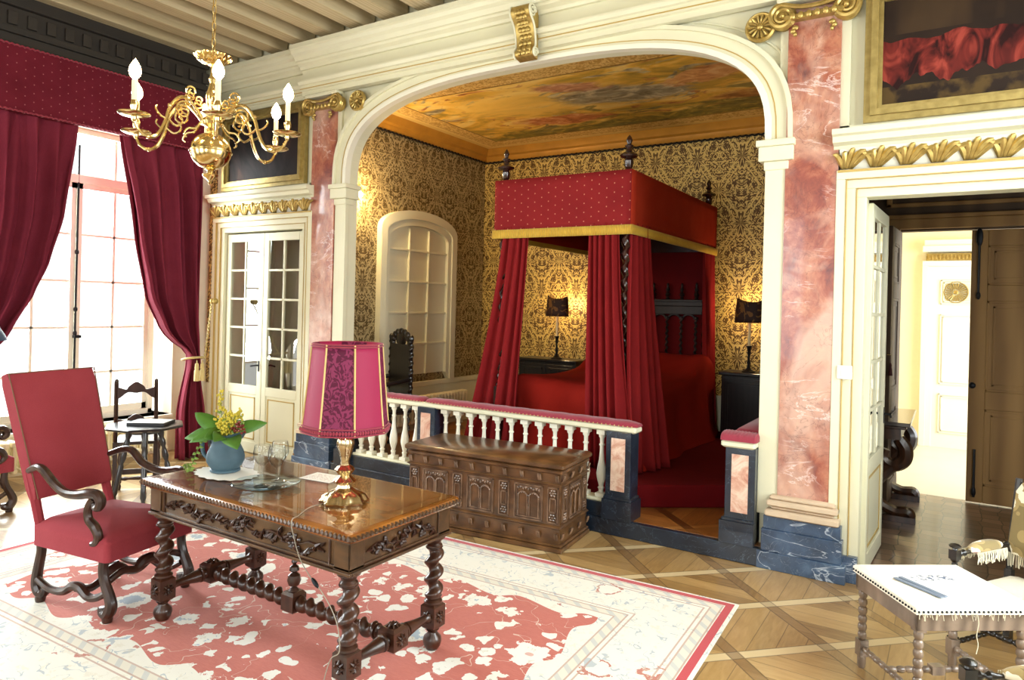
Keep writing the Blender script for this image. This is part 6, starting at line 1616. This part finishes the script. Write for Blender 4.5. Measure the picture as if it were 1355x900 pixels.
m = MB(); rr2 = random.Random(5)
for i in range(46):
    x = -HXs+.01+(2*HXs-.02)*rr2.random(); L = rr2.uniform(.006, .03)
    m.tube([(x, -HYs-.002, .470), (x+rr2.uniform(-.008, .008), -HYs-.006, .470-L)], .0016, 4)
m.build('frayed_threads', M['thread'], t, angle=0)['kind'] = 'stuff'
m = MB(); m.tube(catmull([(.0, -HYs-.004, .47), (.004, -HYs-.008, .43), (-.004, -HYs-.008, .38), (.002, -HYs-.01, .34), (-.006, -HYs-.01, .30)], 5), .0022, 5)
m.build('loose_thread', M['thread'], t)
# blue-grey sticks on it
b0 = Vector((-.272, 3.875)); 
def stick(label, px0, px1, z, r_=.006):
    m = MB(); m.bbox((-.12, -.011, 0), (.12, .011, .006), .002); o = m.build('flat_stick', M['stick_blue'], angle=20)
    o.location = (px0[0], px0[1], z); o.rotation_euler = (0, 0, px1); tag(o, label, 'stick', 'blue-grey sticks on the stool'); return o
stick('flat blue-grey stick on the stool, the one nearer the picture bottom', (-.115, 3.70), -.62, .5085)
stick('flat blue-grey stick on the stool, the one farther from the picture bottom', (-.098, 3.722), -.66, .5085)

# ------------------------------------------------------------------ tapestry armchairs at the right edge
def tap_chair(label, loc, rz):
    """faces local -x; posts at the front (-x)"""
    t = thing('tapestry_armchair', label, 'chair', loc, rz); wd = M['black_wood']
    MB().bbox((-.26, -.27, .36), (.26, .27, .43), .03).build('seat', M['linen'], t, angle=50)
    for sy in (-1, 1):
        m = MB(); x, y = -.27, sy*.28
        m.box((x-.022, y-.022, .05), (x+.022, y+.022, .13)); m.lathe([(0, 0), (.02, 0), (.026, .03), (.015, .05)], 12, (x, y, 0)); bob(m, (x, y, .13), (x, y, .34), .022, 4); m.box((x-.022, y-.022, .34), (x+.022, y+.022, .43)); m.lathe([(.02, .43), (.024, .45), (.014, .47), (.022, .52), (.014, .56), (.024, .575), (.024, .58)], 12, (x, y, 0)); m.box((x-.023, y-.023, .58), (x+.023, y+.023, .635)); m.lathe([(.014, .635), (.012, .642), (.03, .65), (.032, .658), (.02, .668), (0, .672)], 14, (x, y, 0)); m.build('leg', wd, t)
        m = MB(); x = .26; m.box((x-.02, y-.02, 0), (x+.02, y+.02, .45)); m.tube([(x, y, .44), (x+.03, y, .7), (x+.08, y, 1.0)], .02, 8); m.build('leg', wd, t)
        m = MB(); m.turned([(.012, 0), (.02, .04), (.010, .08), (.020, .11), (.012, .16), (.012, .84), (.02, .88), (.01, .92), (.02, .96), (.012, 1.)], (-.25, y, .607), (.285, y, .607), 10); ar = m.build('arm', wd, t)
        m = MB(); rings = []
        for i in range(13):
            f = i/12; e = min(1, math.sin(PI*min(max(f, .02), .98))**.35); xx = -.14+.30*f
            rings.append([(xx, y+.045*e*math.cos(a), .615+(.042*e*math.sin(a) if math.sin(a) > 0 else .028*e*math.sin(a))) for a in [2*PI*k/16 for k in range(16)]])
        m.loft(rings); m.build('arm_pad', M['floral_tapestry'], ar, angle=60)
        r3 = random.Random(3)
        for s2 in (-1, 1):
            m = MB()
            for i in range(40): xx = -.13+.28*i/39; L = r3.uniform(.05, .075); m.tube([(xx, y+s2*.045, .61), (xx+r3.uniform(-.01, .01), y+s2*.05, .61-L*.5), (xx+r3.uniform(-.012, .012), y+s2*.048, .61-L)], .0022, 4)
            m.build('fringe', M['thread'], ar)
    m = MB(); rings = []
    for k in range(9):
        v = k/8; x = .26+.09*v; z = .56+.42*v; e = .9 if k in (0, 8) else 1
        rings.append([(x+a*.035, b*.285*e, z) for a, b in ((-1, -.97), (-1.5, -.6), (-1.6, 0), (-1.5, .6), (-1, .97), (1, 1), (1, -1))])
    m.loft(rings); bk = m.build('backrest', M['floral_tapestry'], t, angle=50)
    m = MB(); r3 = random.Random(9)
    for i in range(60): yy = -.28+.56*i/59; L = r3.uniform(.06, .09); m.tube([(.225, yy, .565), (.222, yy+r3.uniform(-.008, .008), .565-L)], .0024, 4)
    m.build('fringe', M['thread'], bk)
    m = MB(); bob(m, (-.27, -.26, .24), (-.27, .26, .24), .018, 12)
    for sy in (-1, 1): bob(m, (-.25, sy*.28, .09), (.24, sy*.28, .09), .016, 10)
    m.build('stretcher', wd, t); return t
def place(label, post, rz, side):
    # post = world xy of the front post on the given side (sy)
    v = Vector((-.27, side*.28, 0))*.88; v.rotate(Matrix.Rotation(rz, 3, 'Z')); return (post[0]-v.x, post[1]-v.y, 0)
ra = .50
# chair A: its post nearest the doorway is the one seen over the stool
SCL = .88; ra = 1.0
loc = place('', (.028, 4.25), ra, 1)
tap_chair('armchair with floral tapestry back and fringed arm pad, behind the stool', loc, ra).scale = (SCL, SCL, SCL)
ra = .5; loc2 = place('', (.065, 2.85), ra, 1)
c0 = [o for o in bpy.data.objects if o.name.startswith('tapestry_armchair')][0]
dup(c0, loc2, ra, 'armchair with floral tapestry arm pad at the bottom right picture corner')

# ------------------------------------------------------------------ lights, world, camera
w = bpy.data.worlds.new('world'); bpy.context.scene.world = w; w.use_nodes = True
bg = w.node_tree.nodes['Background']; bg.inputs[0].default_value = (.95, .98, 1., 1); bg.inputs[1].default_value = 2.2
def area(name, loc, rot, sx, sy, power, col=(1, 1, 1)):
    l = bpy.data.lights.new(name, 'AREA'); l.shape = 'RECTANGLE'; l.size = sx; l.size_y = sy; l.energy = power; l.color = col
    o = bpy.data.objects.new(name, l); COL.objects.link(o); o.location = loc; o.rotation_euler = rot; return o
DAY = (.90, .96, 1.)
K = 1.0
area('daylight_west', (XW-.80, 3.7, 2.3), (0, -PI/2+.35, 0), 3.2, 1.9, 950*K, DAY)
area('daylight_west', (XW-.80, .1, 2.3), (0, -PI/2+.35, 0), 3.2, 1.9, 800*K, DAY)
area('daylight_east', (XE+.80, 3.4, 2.3), (0, PI/2-.45, 0), 3.2, 2.2, 560*K, DAY)
area('daylight_east', (XE+.80, .1, 2.3), (0, PI/2-.35, 0), 3.2, 1.9, 180*K, DAY)
area('daylight_south', (-5.6, YS-.8, 2.2), (PI/2-.3, 0, 0), 1.6, 2.8, 130*K, DAY)
area('daylight_south', (-2.9, YS-.8, 2.2), (PI/2-.3, 0, 0), 1.6, 2.8, 130*K, DAY)
area('daylight_south', (-.2, YS-.8, 2.2), (PI/2-.3, 0, 0), 1.6, 2.8, 130*K, DAY)
area('daylight_far_room', (3.0, 9.5, 1.8), (0, PI/2, 0), 2.8, 2.2, 340*K, (.9, .96, 1.))
def point(name, loc, power, col, r_=.03):
    l = bpy.data.lights.new(name, 'POINT'); l.energy = power; l.color = col; l.shadow_soft_size = r_
    o = bpy.data.objects.new(name, l); COL.objects.link(o); o.location = loc; return o
WARM = (1., .72, .38)
point('sconce_light', (-5.66, 5.77, 2.98), 60, WARM, .05)
point('bedside_light', (-4.42, 8.10, FZ+.94+.70), 20, WARM, .04)
point('bedside_light', (-1.95, 8.10, FZ+.94+.70), 20, WARM, .04)
point('table_lamp_light', (LP[0], LP[1], TT+.55), 5, WARM, .05)
for k in range(6):
    a = vdir+.06+k*PI/3; point('chandelier_light', (CHP.x+R2*math.cos(a) if False else CHP.x+.40*math.cos(a), CHP.y+.40*math.sin(a), 2.90), 4, (1, .8, .5), .03)
sc = bpy.context.scene
cam = bpy.data.cameras.new('camera'); co = bpy.data.objects.new('camera', cam); COL.objects.link(co); sc.camera = co
cam.sensor_fit = 'HORIZONTAL'; cam.sensor_width = 36; cam.lens = 922/1355*36; cam.shift_x = (677.5-678)/1355; cam.shift_y = -(450-405)/1355; cam.clip_start = .05
yaw, roll = math.radians(-32.4), math.radians(1.45)
fwd = Vector((math.sin(yaw), math.cos(yaw), 0)); r0 = Vector((math.cos(yaw), -math.sin(yaw), 0)); u0 = Vector((0, 0, 1))
r2 = r0*math.cos(roll)+u0*math.sin(roll); u2 = -r0*math.sin(roll)+u0*math.cos(roll)
mw = Matrix.Identity(4)
for i in range(3): mw[i][0] = r2[i]; mw[i][1] = u2[i]; mw[i][2] = -fwd[i]
mw[2][3] = 1.75; co.matrix_world = mw
sc.view_settings.view_transform = 'Standard'; sc.view_settings.look = 'None'; sc.view_settings.exposure = -.15; sc.view_settings.gamma = 1; sc.view_settings.use_curve_mapping = False
sc.cycles.max_bounces = 8; sc.cycles.diffuse_bounces = 4; sc.cycles.glossy_bounces = 4; sc.cycles.transparent_max_bounces = 12; sc.cycles.caustics_reflective = False; sc.cycles.caustics_refractive = False; sc.cycles.sample_clamp_indirect = 6
try: sc.cycles.use_denoising = True
except Exception: pass
